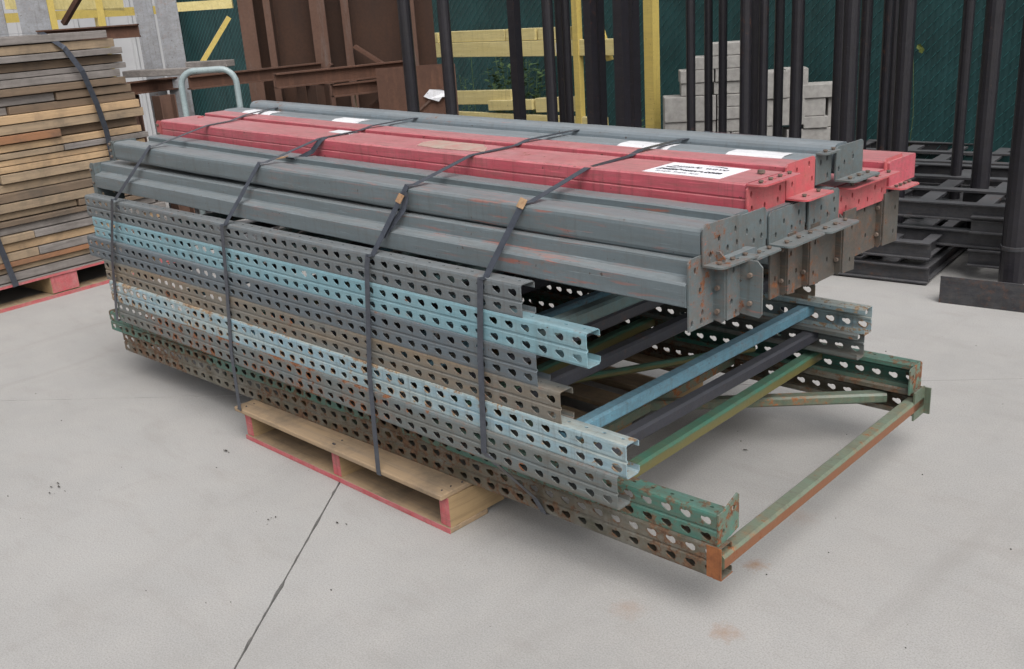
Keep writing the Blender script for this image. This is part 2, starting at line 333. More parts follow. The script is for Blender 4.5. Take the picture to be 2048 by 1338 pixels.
# ------------------------------------------------------------------ perforated sheet machinery
def inpoly(p, poly):
    c = False; n = len(poly)
    for i in range(n):
        a, b = poly[i], poly[(i+1) % n]
        if (a[1] > p[1]) != (b[1] > p[1]) and p[0] < (b[0]-a[0])*(p[1]-a[1])/(b[1]-a[1])+a[0]: c = not c
    return c
def perf(outline, holes, extra=()):
    """triangulated sheet with holes. Returns 2D verts, tris, hole index loops, outline loop"""
    vs = [Vector(p) for p in outline]; n = len(vs); es = [(i, (i+1) % n) for i in range(n)]
    for h in holes:
        b = len(vs); vs += [Vector(p) for p in h]; m_ = len(h); es += [(b+i, b+(i+1) % m_) for i in range(m_)]
    for a, b in extra:
        k = len(vs); vs += [Vector(a), Vector(b)]; es.append((k, k+1))
    ov, oe, of, vo, eo, fo = delaunay_2d_cdt(vs, es, [], 0, 1e-6)
    tris = []
    for f in of:
        c = sum((ov[i] for i in f), Vector((0, 0)))/len(f)
        if inpoly(c, outline) and not any(inpoly(c, h) for h in holes): tris.append(tuple(f))
    def idx(p):
        return min(range(len(ov)), key=lambda i: (ov[i]-Vector(p)).length_squared)
    return ov, tris, [[idx(p) for p in h] for h in holes], [idx(p) for p in outline]
def teardrop(cx, cy):
    pts = []
    for a in (-128, -95, -60, -20, 20, 60, 95, 132): pts.append((cx+.0034+.0092*math.cos(math.radians(a)), cy-.0004+.0092*math.sin(math.radians(a))))
    for a in (112, 155, 200, 248): pts.append((cx-.0094+.0052*math.cos(math.radians(a)), cy+.0022+.0052*math.sin(math.radians(a))))
    return pts
CPROF = [(.041, .0150), (.041, .0035), (.0375, 0), (.0045, 0), (.0013, .0012), (0, .0045), (0, .0335), (.0032, .0355), (.0032, .0405), (0, .0425),
         (0, .0715), (.0013, .0749), (.0045, .0762), (.0375, .0762), (.041, .0727), (.041, .0615)]
SA = [0]
for a, b in zip(CPROF, CPROF[1:]): SA.append(SA[-1]+math.hypot(b[0]-a[0], b[1]-a[1]))
def cmap(s, off):
    for i in range(len(SA)-1):
        if s <= SA[i+1]+1e-9: break
    q = (s-SA[i])/(SA[i+1]-SA[i])
    def nrm(j):
        a = CPROF[max(j-1, 0)]; b = CPROF[min(j+1, len(CPROF)-1)]; d = Vector((b[0]-a[0], b[1]-a[1])).normalized()
        return Vector((d.y, -d.x))
    p = Vector(CPROF[i]).lerp(Vector(CPROF[i+1]), q); n = nrm(i).lerp(nrm(i+1), q).normalized()
    return p+n*off
def s_of_z(z, web=True):
    for i in range(len(SA)-1):
        a, b = CPROF[i], CPROF[i+1]
        if a[0] == b[0] == 0 and a[1] <= z <= b[1]: return SA[i]+z-a[1]
P = .0508
def small(cx, cy): return [(cx+.0055*math.cos(a), cy+.0035*math.sin(a)) for a in [math.pi/4*k for k in range(8)]]
CELL = {}
for full in (True, False):
    hs_ = [teardrop(P/2, s_of_z(.0185)), teardrop(P/2, s_of_z(.0575))] if full else [teardrop(P/2, s_of_z(.0575))]
    sf1 = (SA[12]+SA[13])/2; sf0 = (SA[2]+SA[3])/2
    hs_ += [small(P/2, sf1), small(P/2, sf0)]
    CELL[full] = perf([(0, 0), (P, 0), (P, SA[-1]), (0, SA[-1])], hs_, [((0, s), (P, s)) for s in SA[1:-1]])
T_ = .0026
def column_mesh(n, flip, plugs=()):
    mb = MB()
    ov, tris, loops, outl = CELL[True]
    base = [[(p.x, *cmap(p.y, o)) for p in ov] for o in (0, -T_)]
    for c in range(n):
        vs = []
        for k in (0, 1): vs += [(x+c*P, (-y if flip else y), z) for x, y, z in base[k]]
        N = len(ov); fs = list(tris)+[(a+N, c_+N, b+N) for a, b, c_ in tris]
        for lp in loops:
            fs += [(lp[i], lp[(i+1) % len(lp)], lp[(i+1) % len(lp)]+N, lp[i]+N) for i in range(len(lp))]
        # close section at the two ends
        if c in (0, n-1):
            xx = 0 if c == 0 else P
            e = sorted([i for i in range(N) if abs(ov[i].x-xx) < 1e-6], key=lambda i: ov[i].y)
            fs += [(a, b, b+N, a+N) for a, b in zip(e, e[1:])]
        mb.add(vs, fs)
    return mb
# ------------------------------------------------------------------ upright frames
# k: (near x, far x, y near, y far, back y, colour words)
H = .0762; D = 1.154
FR = {8: (.108, -2.598, .092, .031, 'rust brown'), 7: (.095, -2.624, .094, .021, 'green'), 6: (-.084, -2.470, -.014, -.012, 'dull grey'),
      5: (-.064, -2.522, -.004, -.014, 'rusty light blue'), 4: (-.248, -2.556, -.002, -.005, 'tan stained grey'), 3: (-.314, -2.626, -.003, -.003, 'blue grey'),
      2: (-.164, -2.581, -.002, .012, 'clean light blue'), 1: (-.352, -2.625, .002, .014, 'plain grey')}
ORD = {1: 'topmost', 2: 'second', 3: 'third', 4: 'fourth', 5: 'fifth', 6: 'sixth', 7: 'seventh', 8: 'lowest'}
def brace_mb(a, b, wd=.038, ht=.038):
    a = Vector(a); b = Vector(b); d = (b-a).normalized(); s_ = d.cross(Vector((0, 0, 1))).normalized(); u = s_.cross(d)
    c = .006; prof = [(-wd/2+c, -ht/2), (wd/2-c, -ht/2), (wd/2, -ht/2+c), (wd/2, ht/2-c), (wd/2-c, ht/2), (-wd/2+c, ht/2), (-wd/2, ht/2-c), (-wd/2, -ht/2+c)]
    return MB().loft([[p+s_*x+u*y for x, y in prof] for p in (a, b)])
for k in range(8, 0, -1):
    xn, xf, yn, yf, word = FR[k]; z0 = .12+H*(8-k)+.0004*(8-k)
    ang = math.atan2(yn-yf, xn-xf); n = round((xn-xf)/math.cos(ang)/P)
    dep = D-.5*(yn+yf) if k > 6 else D
    lab = {1: 'plain grey upright frame with teardrop holes, topmost of the eight stacked frames', 2: 'clean light blue perforated upright frame, second from the top of the stack',
           3: 'blue grey perforated upright frame directly under the clean light blue one', 4: 'tan stained grey perforated upright frame, fourth from the top of the stack',
           5: 'rusty light blue perforated upright frame with a bright blue cross tube', 6: 'dull grey perforated upright frame lying directly on the green frame',
           7: 'green perforated upright frame with foot plates at its end', 8: 'rust brown perforated upright frame at the bottom, resting on the pallet'}[k]
    # root at the near end of the front column, local X back along the column
    root = empty('upright_frame', (0, 0, 0), lab, 'rack frame', 'perforated upright frames stacked on the pallet')
    RM = Matrix.Translation((xn, yn, z0))@Matrix.Rotation(ang, 4, 'Z')
    root.matrix_world = RM
    def part(name, mb, mat, **kw):
        me = bpy.data.meshes.new(name); me.from_pydata(mb.v, [], mb.f); me.update(); me.materials.append(mat)
        if kw.get('smooth'): me.polygons.foreach_set('use_smooth', [True]*len(me.polygons))
        o = bpy.data.objects.new(name, me); C.objects.link(o); o.parent = kw.get('parent', root)
        if kw.get('label'): o['label'] = kw['label']
        return o
    L = n*P
    def wav(x, y, z): return .0013*noise.noise(Vector((x*2.1, k*3.3, 0))), .0012*noise.noise(Vector((x*2.6, k*5.1, 4)))+.0005*noise.noise(Vector((x*9, k*5.1, z*30)))
    cm = column_mesh(n, False); cm.v = [(x-L, y+wav(x, y, z)[1], z+wav(x, y, z)[0]*.5) for x, y, z in cm.v]
    part('column', cm, colm[k-1])
    cm = column_mesh(n, True); cm.v = [(x-L, y+dep, z) for x, y, z in cm.v]
    part('column', cm, colm[k-1])
    mz = H/2
    def bx(x0, x1, mat, lab=None, wd=.038, ht=.036):
        part('cross_brace', brace_mb((x0, .006, mz), (x1, dep-.006, mz), wd, ht), mat, label=lab)
    mats = {1: m_br[0], 2: m_br[0], 3: m_br[1], 4: m_br[1], 5: m_br[2], 6: m_br[1], 7: m_br[3], 8: m_end}
    first = {1: -.30, 2: -.17, 3: -.10, 4: -.12, 5: -.195, 6: -.16, 7: -.315, 8: -.015}[k]
    bx(first, first, mats[k])
    step = .62; x = first-step
    px = first
    while x > -L+.1:
        bx(x, x, mats[k] if k != 8 else m_br[4])
        if px < first-.01 or k == 1: part('diagonal_brace', brace_mb((px-.05, .03, mz), (x+.05, dep-.03, mz), .03, .03), mats[k] if k != 8 else m_br[4])
        px = x; x -= step*1.05
    if k == 8:
        part('diagonal_brace', brace_mb((-.72, .55, mz), (-.10, dep-.03, mz), .04, .03), m_br[4])
        part('rusty_end', MB().box((-.008, -.002, .001), (.0, -.001, .075)).box((-.035, -.0035, 0), (.001, -.0012, .0762)).box((-.02, -.0030, -.0015), (.001, .045, -.0002)), m_orange, label='orange rusted column end')
        # bent remains of an end plate on the back column
        part('end_plate', MB().box((-.001, dep-.075, .0), (.004, dep-.004, .085)).box((-.03, dep-.003, 0), (.02, dep+.002, .08)), m_br[4])
    if k == 7:
        part('diagonal_brace', brace_mb((-1.05, .10, mz), (-.50, dep-.06, mz), .022, .022), m_br[3])
        for yy, s_ in ((0, 1), (dep, -1)):
            ol = [(-.012, -.004), (.092, -.004), (.092, .098), (.086, .104), (-.006, .104), (-.012, .098)]
            # foot plate standing across the column end, taller than the column on the near side
            y0, y1, z1 = (-.001, .082, .098) if s_ > 0 else (-.082, .001, .0775)
            hol = [[(y0+.06 if s_ > 0 else y0+.02)+.006*math.cos(a), z1-.03+.008*math.sin(a)] for a in [math.pi/5*q for q in range(10)]]
            hol2 = [[(y0+.02)+.005*math.cos(a), .03+.007*math.sin(a)] for a in [math.pi/5*q for q in range(10)]]
            o2 = [(y0, -.001), (y1, -.001), (y1, z1-.006), (y1-.006, z1), (y0+.006, z1), (y0, z1-.006)] if s_ < 0 else [(y0, -.001), (y1, .012), (y1, z1-.006), (y1-.006, z1), (y0+.02, .0775), (y0, .0765)]
            ov, tris, loops, outl = perf(o2, [hol, hol2])
            N = len(ov); vs = [(.0005, yy+p.x, p.y) for p in ov]+[(.0050, yy+p.x, p.y) for p in ov]
            fs = list(tris)+[(a+N, c+N, b+N) for a, b, c in tris]
            for lp in loops+[outl]: fs += [(lp[i], lp[(i+1) % len(lp)], lp[(i+1) % len(lp)]+N, lp[i]+N) for i in range(len(lp))]
            part('foot_plate', MB().add(vs, fs), m_foot, label='rusty green foot plate')

# ------------------------------------------------------------------ beams
def beam(label, xr, yr, zr, xl, yl, zl, prof, mat, group='load beams stacked on the frames', topmat=None, seam=None):
    """prof: list of (y,z) closed profile, swept from the right end to the left end"""
    root = empty('load_beam', (xr, yr, zr), label, 'rack beam', group)
    nseg = 48; secs = []; sd0 = R.uniform(0, 99)
    for i in range(nseg+1):
        q = i/nseg; sag = -.004*math.sin(math.pi*q)
        secs.append([(xr+(xl-xr)*q, yr+(yl-yr)*q+a+.0016*noise.noise(Vector((q*7, a*20, sd0)))+.0007*noise.noise(Vector((q*30, a*20, sd0))), zr+(zl-zr)*q+b+sag+.0014*noise.noise(Vector((q*7, b*20, sd0+9)))+.0007*noise.noise(Vector((q*30, b*25, sd0)))) for a, b in prof])
    MB().loft(secs).build('beam_body', mat, root, bevel=0)
    return root
def rounded(w_, h_, r=.010, n=3):
    pts = []
    for cx, cy, a0 in ((w_-r, r, -90), (w_-r, h_-r, 0), (r, h_-r, 90), (r, r, 180)):
        for k in range(n+1):
            a = math.radians(a0+90*k/n); pts.append((cx+r*math.cos(a), cy+r*math.sin(a)))
    return pts
def plate(parent, name, f, outline, holes, th, mat):
    ov, tris, loops, outl = perf(outline, holes); N = len(ov)
    vs = [f(p.x, p.y, 0) for p in ov]+[f(p.x, p.y, th) for p in ov]
    fs = list(tris)+[(a+N, c+N, b+N) for a, b, c in tris]
    for lp in loops+[outl]: fs += [(lp[i], lp[(i+1) % len(lp)], lp[(i+1) % len(lp)]+N, lp[i]+N) for i in range(len(lp))]
    return MB().add(vs, fs).build(name, mat, parent)
def ell(cx, cy, a, b, n=9): return [(cx+a*math.cos(2*math.pi*k/n), cy+b*math.sin(2*math.pi*k/n)) for k in range(n)]
def connector(parent, x, y0, y1, z0, z1, leg, mat, sgn=1, ll=.042, dz=0, nriv=3, holes=None):
    """end plate across the beam end and a riveted leg: leg in bottom / top / side / near"""
    w_, h_ = y1-y0, z1-z0
    hl = [ell(y0+w_*a, z0+h_*b, .0045, .0075) for a, b in (holes or ((.18, .2), (.40, .55), (.62, .24), (.82, .66), (.86, .3)))]
    con = plate(parent, 'connector', lambda a, b, t: (x+sgn*t, a, b+dz*(a-y0)/w_), [(y0, z0), (y1, z0), (y1, z1-.006), (y1-.006, z1), (y0+.008, z1), (y0, z1-.008)], hl, .004, mat)
    th = .004
    if leg in ('bottom', 'top'):
        zz = z0 if leg == 'bottom' else z1
        slots = [ell(y0+w_*(q+.5)/nriv+.016, ll*.55, .0055, .004, 8) for q in range(nriv-1)]
        slots = [[(b, a) for a, b in s_] for s_ in slots]
        n = 5; ol = [(.002, y0), (ll-.016, y0)]+[(ll-.016+.016*math.sin(math.pi/2*q/n), y0+.016-.016*math.cos(math.pi/2*q/n)) for q in range(1, n+1)]+[(ll, y1-.008), (ll-.008, y1), (.002, y1)]
        plate(con, 'connector_leg', lambda a, b, t: (x+sgn*a, b, zz-t+dz*(b-y0)/w_+(.0 if leg == 'bottom' else .004)), ol, slots, th, mat)
        for q in range(nriv):
            yy = y0+w_*(q+.5)/nriv; base = zz+dz*(yy-y0)/w_+(.0 if leg == 'bottom' else .004)
            MB().tube([(x+sgn*ll*.55, yy, base), (x+sgn*ll*.55, yy, base+.003), (x+sgn*ll*.55, yy, base+.0035), (x+sgn*ll*.55, yy, base+.006)], [.004, .004, .0058, .005], 9).build('rivet', m_rivet, con)
    else:
        yy = y1 if leg == 'side' else y0
        plate(con, 'connector_leg', lambda a, b, t: (x+sgn*a, yy+t, b), [(.002, z0+.004), (ll-.006, z0), (ll, z0+.008), (ll, z1-.012), (ll-.012, z1), (.002, z1)], [], th, mat)
        for q in range(nriv):
            zz = z0+h_*(q+.5)/nriv
            MB().tube([(x+sgn*ll*.55, yy, zz), (x+sgn*ll*.55, yy-.004, zz), (x+sgn*ll*.55, yy-.0085, zz)], [.004, .0058, .005], 9).build('rivet', m_rivet, con)
    return con
STEP = [(0, 0), (.003, -.003), (.110, -.003), (.113, 0), (.113, .082), (.110, .085), (.055, .085), (.034, .086), (.031, .083), (.029, .056), (.026, .052), (.004, .047), (0, .043)]
STEPB = [(0, 0), (.092, 0), (.092, .060), (.088, .064), (.042, .064), (.038, .060), (.038, .047), (.034, .044), (.004, .044), (0, .040)]
# lower layer, pairs of beams on edge with tall folded end plates
b = beam('grey stepped load beam with red primer scuffs, lowest one at the near side', .048, .052, .737, -2.60, .050, .762, STEP, m_grey[0])
connector(b, .050, .056, .142, .684, .832, 'side', m_plate, ll=.030, nriv=3, holes=((.25, .82), (.55, .2), (.12, .1), (.45, .52), (.5, .08)))
connector(b, -2.602, .052, .15, .70, .85, 'near', m_plate, sgn=-1, ll=.035)
b = beam('grey load beam nested behind the lowest near beam, olive stained end plate', .078, .168, .742, -2.58, .170, .765, rounded(.10, .075, .008), m_grey[1])
connector(b, .080, .146, .192, .690, .808, 'side', m_plate, ll=.055, nriv=2, holes=((.5, .85), (.35, .3), (.7, .08)))
for i, (y0, y1, zb, xx) in enumerate(((.385, .462, .664, .035), (.476, .575, .658, .033), (.60, .745, .652, .038), (.80, 1.0, .668, .03))):
    nm = ['second', 'third', 'fourth', 'farthest'][i]
    b = beam('grey bottom layer beam, tall rust stained end plate, %s from the near side' % nm, xx, y0, .742, -2.57, y0, .768, rounded(min(.13, y1-y0+.02), .072, .008), m_grey[2])
    connector(b, xx+.002, y0, y0+(y1-y0)*.55, zb, .806, 'side', m_dark, ll=.018, nriv=2, holes=((.4, .8), (.5, .3)))
    plate(b, 'connector', lambda a, b_, t: (xx+.020+t, a, b_), [(y0+(y1-y0)*.58, zb+.004), (y1, zb), (y1, .806), (y0+(y1-y0)*.58, .806)], [ell(y1-.02, .76, .004, .007), ell(y1-.025, zb+.03, .004, .007)], .004, m_dark)
# second layer
b = beam('grey round edged beam, near side of the second layer, orange scratch along it', .052, .098, .8200, -2.50, .098, .862, rounded(.078, .064, .013), m_grey[0])
connector(b, .056, .097, .238, .813, .893, 'bottom', m_plate, ll=.048, dz=-.004, nriv=3)
connector(b, -2.502, .098, .19, .862, .93, 'near', m_plate, sgn=-1, ll=.035)
b = beam('grey stepped load beam between the near round edged beam and the faded red beam', .052, .182, .826, -2.47, .184, .868, STEPB, m_grey[1])
connector(b, .052, .212, .338, .800, .884, 'bottom', m_plate, ll=.046, nriv=3)
b = beam('grey second layer load beam under the faded red beam, yellow stained bracket', .050, .335, .812, -2.50, .335, .858, rounded(.15, .058, .010), m_grey[2])
connector(b, .052, .352, .505, .800, .868, 'bottom', m_plate, ll=.058, nriv=3)
b = beam('grey second layer load beam with a clean end plate beside the far red beams', .048, .51, .812, -2.48, .51, .858, rounded(.15, .058, .010), m_grey[2])
connector(b, .052, .522, .665, .796, .868, 'bottom', m_plate, ll=.06, nriv=3)
REDB = [(0, 0), (.155, 0), (.155, .060), (.151, .064), (.004, .064), (0, .060), (0, .034), (.0025, .032), (.0025, .030), (0, .028)]
b = beam('faded red load beam of the second layer with a long curved end bracket', .042, .672, .803, -2.45, .672, .85, [(x*1.7, z) for x, z in REDB], m_red)
connector(b, .046, .672, .930, .792, .862, 'top', m_redp, ll=.040, dz=-.002, nriv=4, holes=((.06, .6), (.16, .25), (.28, .6), (.42, .3), (.6, .25), (.75, .6), (.9, .4)))
b = beam('faded red load beam on the far edge of the stack, bracket leg pointing down', .050, .942, .818, -2.45, .942, .86, REDB, m_red)
connector(b, .040, .930, 1.030, .820, .892, 'bottom', m_redp, ll=.055, nriv=4)
# third layer
zr3, zl3 = .8735, .9165
R1 = b = beam('faded red load beam on top of the stack, carrying the white sale sticker', .030, .297, zr3, -2.50, .297, zl3, REDB, m_red)
connector(b, .034, .292, .447, .866, .9345, 'top', m_redp, ll=.044, nriv=4, holes=((.1, .7), (.12, .25), (.45, .22), (.86, .6), (.8, .25)))
connector(b, -2.502, .297, .35, .914, .978, 'near', m_redp, sgn=-1, ll=.04, nriv=2)
MB().tube([(.003, .405, .937), (.003, .405, .940), (.003, .405, .941), (.003, .405, .947)], [.005, .005, .009, .008], 10).build('rivet', m_rivet, b)
MB().tube([(-2.42, .42, .976), (-2.42, .42, .983)], .012, 10).build('rivet', m_redp, b)
b = beam('narrow raised red load beam beside the stickered beam, bright red end plate', .030, .462, .876, -2.46, .462, .917, [(0, 0), (.083, 0), (.083, .068), (.080, .071), (.003, .071), (0, .068)], m_red)
connector(b, .036, .448, .574, .880, .955, 'bottom', m_redp, ll=.056, nriv=2, holes=((.35, .72), (.78, .8), (.2, .35), (.9, .32)))
G1 = b = beam('grey round edged top load beam with four white paper labels', .030, .556, .882, -2.50, .556, .924, rounded(.106, .064, .024, 5), m_greyt)
connector(b, .036, .578, .652, .886, .955, 'top', m_plate, ll=.03, nriv=2, holes=((.3, .7), (.7, .8), (.75, .2)))
b = beam('grey top load beam like a pipe on the far side, tall bare end plate', 0.034, .668, .893, -2.47, .668, .935, rounded(.082, .072, .026, 5), m_greyt)
connector(b, .046, .655, .790, .886, .962, 'bottom', m_plate, ll=.052, nriv=3, holes=((.3, .45), (.62, .55), (.1, .3)))
# labels stuck on beams
def topz(x, zr=zr3, zl=zl3, h=.064, xr=.03, xl=-2.5):
    q = (x-xr)/(xl-xr); return zr+(zl-zr)*q+h-.004*math.sin(math.pi*q)
def decal(parent, name, pts, mat, off=.0008, jag=0, zf=topz):
    n = len(pts); top = [(x, y, zf(x)+off+.0004) for x, y in pts]; bot = [(x, y, zf(x)+off-.0004) for x, y in pts]
    return MB().add(top+bot, [tuple(range(n)), tuple(range(n, 2*n))[::-1]]+[(i, i+n, (i+1) % n+n, (i+1) % n) for i in range(n)]).build(name, mat, parent)
SX0, SX1, SY0, SY1 = -.250, -.045, .314, .440
st = decal(R1, 'sticker', [(SX0, SY0), (SX1, SY0), (SX1, SY1), (SX0, SY1)], plain('white_vinyl', (.80, .80, .84), .45, .03)); st['label'] = 'white sale sticker with printed lettering'
def text(parent, s, x, y, size, shear=0, bold=0, rot=0, sp=1):
    cu = bpy.data.curves.new('lettering', 'FONT'); cu.body = s; cu.size = size; cu.shear = shear; cu.offset = bold; cu.space_character = sp
    to = bpy.data.objects.new('lettering', cu); C.objects.link(to); bpy.context.view_layer.update()
    me = bpy.data.meshes.new_from_object(to.evaluated_get(bpy.context.evaluated_depsgraph_get())); bpy.data.objects.remove(to)
    cr, sr = math.cos(rot), math.sin(rot)
    for v in me.vertices:
        a, c = v.co.x, v.co.y; xx = x+a*cr-c*sr; v.co = (xx, y+a*sr+c*cr, topz(xx)+.0020)
    me.materials.clear(); me.materials.append(m_ink); me.name = 'lettering'
    return obj('lettering', me, parent)
text(st, 'purple wave', SX0+.026, SY0+.080, .0265, .25, .0002, 0, 1.12)
text(st, 'purplewave.com', SX0+.013, SY0+.043, .0250, .25, .0009, 0, 1.0)
text(st, 'Straight. Simple. Sold.', SX0+.022, SY0+.018, .0135, .2, .0001)
def swoosh(x0, x1, y, bulge, flip):
    mb = MB(); n = 14; up_ = []; dn = []
    for i in range(n+1):
        q = i/n; x = x0+(x1-x0)*q; k = (q if flip else 1-q)
        cy = y+bulge*math.sin(math.pi*(.15+.85*(1-k)))*1.0
        th = .0055*k**1.3+.0002
        up_.append((x, cy+th*.5, topz(x)+.0021)); dn.append((x, cy-th*.5, topz(x)+.0021))
    for i in range(n): mb.add([up_[i], up_[i+1], dn[i+1], dn[i]], [(0, 1, 2, 3)])
    return mb.build('swoosh', m_ink, st)
swoosh(SX0+.016, SX0+.085, SY0+.078, -.010, False); swoosh(SX0+.085, SX0+.158, SY0+.104, .010, True)
decal(R1, 'label', [(-1.572, .40), (-1.46, .40), (-1.47, .447), (-1.58, .447)], m_white)['label'] = 'small white paper label'
decal(R1, 'label', [(-1.07, .345), (-.98, .335), (-.86, .345), (-.80, .350), (-.84, .40), (-.90, .442), (-1.0, .44), (-1.09, .445), (-1.1, .39)], m_tan)['label'] = 'tan residue of a torn label'
def wrap(parent, x0, x1, y0=.556, wd=.090, r=.024, zr=.882, zl=.924):
    """paper label folded over the rounded near edge of the beam"""
    secs = []; n = 12
    for i in range(n+1):
        x = x0+(x1-x0)*i/n; q = (x-.03)/(-2.53); zb = zr+(zl-zr)*q-.004*math.sin(math.pi*q)
        e = .006*noise.noise(Vector((x*60, 1, y0))); s = []
        for a in (180, 150, 120, 90):
            s.append((x, y0+r+(r+.0012)*math.cos(math.radians(a)), zb+.064-r+(r+.0012)*math.sin(math.radians(a))))
        s.append((x, y0+wd-r+e-.002, zb+.0652)); secs.append(s)
    o = MB().loft(secs, closed=False).build('label', m_white, parent)
    o['label'] = 'white paper label'
for a, c in ((-.52, -.36), (-.02-.17, -.02-.02), (-1.78, -1.63), (-2.36, -2.17)): wrap(G1, a, c)

# ------------------------------------------------------------------ pallet under the stack
pal = empty('wooden_pallet', (-1.17, .6, 0), 'wooden pallet with red painted lower edge under the stacked rack parts', 'pallet')
def wbox(name, a, b, mat, parent, bev=.003): return MB().box(a, b).build(name, mat, parent, bevel=bev)
for y0, y1 in ((-.024, .095), (.19, .28), (.36, .45), (.53, .62), (.70, .79), (.87, .96), (1.07, 1.20)):
    wbox('deck_board', (-1.69+R.uniform(0, .01), y0, .104), (-.668, y1, .1195), m_decks, pal)
nl = MB()
for x in (-1.65, -1.168, -.686):
    for yy in (.0, .03, .065): nl.tube([(x+R.uniform(-.008, .008), yy, .1193), (x+R.uniform(-.006, .006), yy, .1201)], .0032, 6)
nl.build('nail_heads', m_ink, pal, kind='stuff')
for x in (-1.668, -1.186, -.704):
    MB().box((x-.0014, .0, .018), (x-.0002, .16, .1036)).build('painted_side', m_redend, pal)
    # stringer with two fork notches
    for y0, y1, z0 in ((0, .20, .0162), (.20, .42, .050), (.42, .78, .0162), (.78, 1.0, .050), (1.0, 1.18, .0162)):
        MB().box((x, y0, z0), (x+.038, y1, .1038)).build('stringer', m_string, pal)
    MB().box((x+.001, -.0016, .018), (x+.037, -.0002, .1035)).build('stringer_end', m_redend, pal)['label'] = 'red painted stringer end'
for y0, y1 in ((-.005, .135), (.52, .66), (1.05, 1.18)):
    wbox('bottom_board', (-1.672, y0, 0), (-.664, y1, .016), m_decks, pal)
MB().box((-1.672, -.0068, .0005), (-.664, -.0052, .0155)).build('board_edge', m_redend, pal)['label'] = 'red painted front edge'

# ------------------------------------------------------------------ straps
def ribbon(name, pts, wv, mat, parent=None, width=.019, th=.0010, sub=6):
    P3 = [Vector(p) for p in pts]; out = []
    for i in range(len(P3)-1):
        for k in range(sub): out.append(P3[i].lerp(P3[i+1], k/sub))
    out.append(P3[-1]); secs = []
    for i, p in enumerate(out):
        d = (out[min(i+1, len(out)-1)]-out[max(i-1, 0)]).normalized(); w3 = Vector(wv); w3 = (w3-d*w3.dot(d)).normalized(); nn = d.cross(w3)
        secs.append([p+w3*(a*width/2)+nn*(b_*th/2) for a, b_ in ((-1, -1), (1, -1), (1, 1), (-1, 1))])
    return MB().loft(secs).build(name, mat, parent)
SG = 'steel straps around the rack bundle'
def back(x): return [(x, .765, .965), (x, 1.10, .905), (x, 1.175, .70), (x, 1.175, .13)]
straps = [
 ([(-2.50, .02, .27), (-2.49, -.020, .272), (-2.428, -.020, .513), (-2.36, -.006, .744), (-2.352, .004, .7465), (-2.215, .100, .9255), (-2.20, .115, .927), (-2.15, .296, .9755), (-2.17, .40, .977), (-2.20, .49, .988), (-2.26, .62, .989), (-2.30, .72, .989)], 'left'),
 ([(-1.655, .01, .112), (-1.652, -.026, .118), (-1.648, -.0265, .123), (-1.655, -.020, .315), (-1.622, -.010, .60), (-1.612, -.006, .733), (-1.605, .004, .7355), (-1.52, .100, .9125), (-1.505, .115, .914), (-1.478, .296, .960), (-1.47, .45, .965), (-1.46, .49, .974), (-1.455, .62, .9765), (-1.45, .72, .978)], 'second'),
 ([(-.925, .01, .100), (-.925, -.026, .103), (-.925, -.0265, .123), (-.922, -.020, .40), (-.895, -.008, .70), (-.888, -.006, .732), (-.880, .004, .7335), (-.832, .100, .9000), (-.818, .115, .9015), (-.795, .296, .9490), (-.78, .45, .953), (-.77, .49, .963), (-.755, .62, .9655), (-.745, .72, .967)], 'third'),
 ([(-.385, .13, .113), (-.395, .078, .116), (-.415, .066, .16), (-.455, -.010, .265), (-.492, -.020, .294), (-.486, -.012, .55), (-.473, -.006, .7325), (-.466, .004, .7335), (-.425, .100, .8930), (-.412, .115, .8945), (-.398, .296, .9420), (-.390, .45, .947), (-.385, .49, .957), (-.38, .62, .959), (-.372, .72, .9605)], 'right')]
words = {'left': 'grey steel strap nearest the lumber stack, round the bundle of rack parts', 'second': 'grey steel strap running down to the left corner of the pallet deck',
         'third': 'grey steel strap with a pale seal, hooked under the front of the pallet', 'right': 'grey steel strap with a tan seal, nearest the open frame ends'}
for pts, wname in straps:
    root = empty('steel_strap', pts[1], words[wname], 'strap', SG)
    ribbon('band', pts+back(pts[-1][0]), (1, 0, 0), m_strap, root, .019)
    i = {'third': 7, 'right': 8}.get(wname)
    if i:
        a, c = Vector(pts[i-1]), Vector(pts[i]); d = (c-a).normalized(); q = a+(c-a)*(.82 if wname == 'third' else 1.0)-d*.0
        mbs = MB(); mbs.bar(q-d*.015+Vector((0, -.002, .0015)), q+d*.009+Vector((0, -.002, .0015)), .023, .004, (0, -.7, .7)); mbs.build('seal', m_clip, root, bevel=.001)
root = empty('loose_strap', (-1.47, .28, .96), 'short curved strap offcut with a tan seal hanging off the red beam', 'strap')
ribbon('band', [(-1.46, .31, .963), (-1.462, .288, .955), (-1.475, .262, .925), (-1.51, .228, .905), (-1.54, .205, .912)], (1, .3, 0), m_strap, root, .02)
MB().bar((-1.535, .21, .914), (-1.565, .19, .910), .02, .004).build('seal', m_clip, root)
root = empty('loose_strap', (-.80, .09, .85), 'strap tail curling under the pale seal by the round edged beam', 'strap')
ribbon('band', [(-.835, .088, .885), (-.822, .085, .87), (-.828, .075, .84), (-.862, .045, .79), (-.868, .035, .775)], (1, 0, 0), m_strap, root, .02)

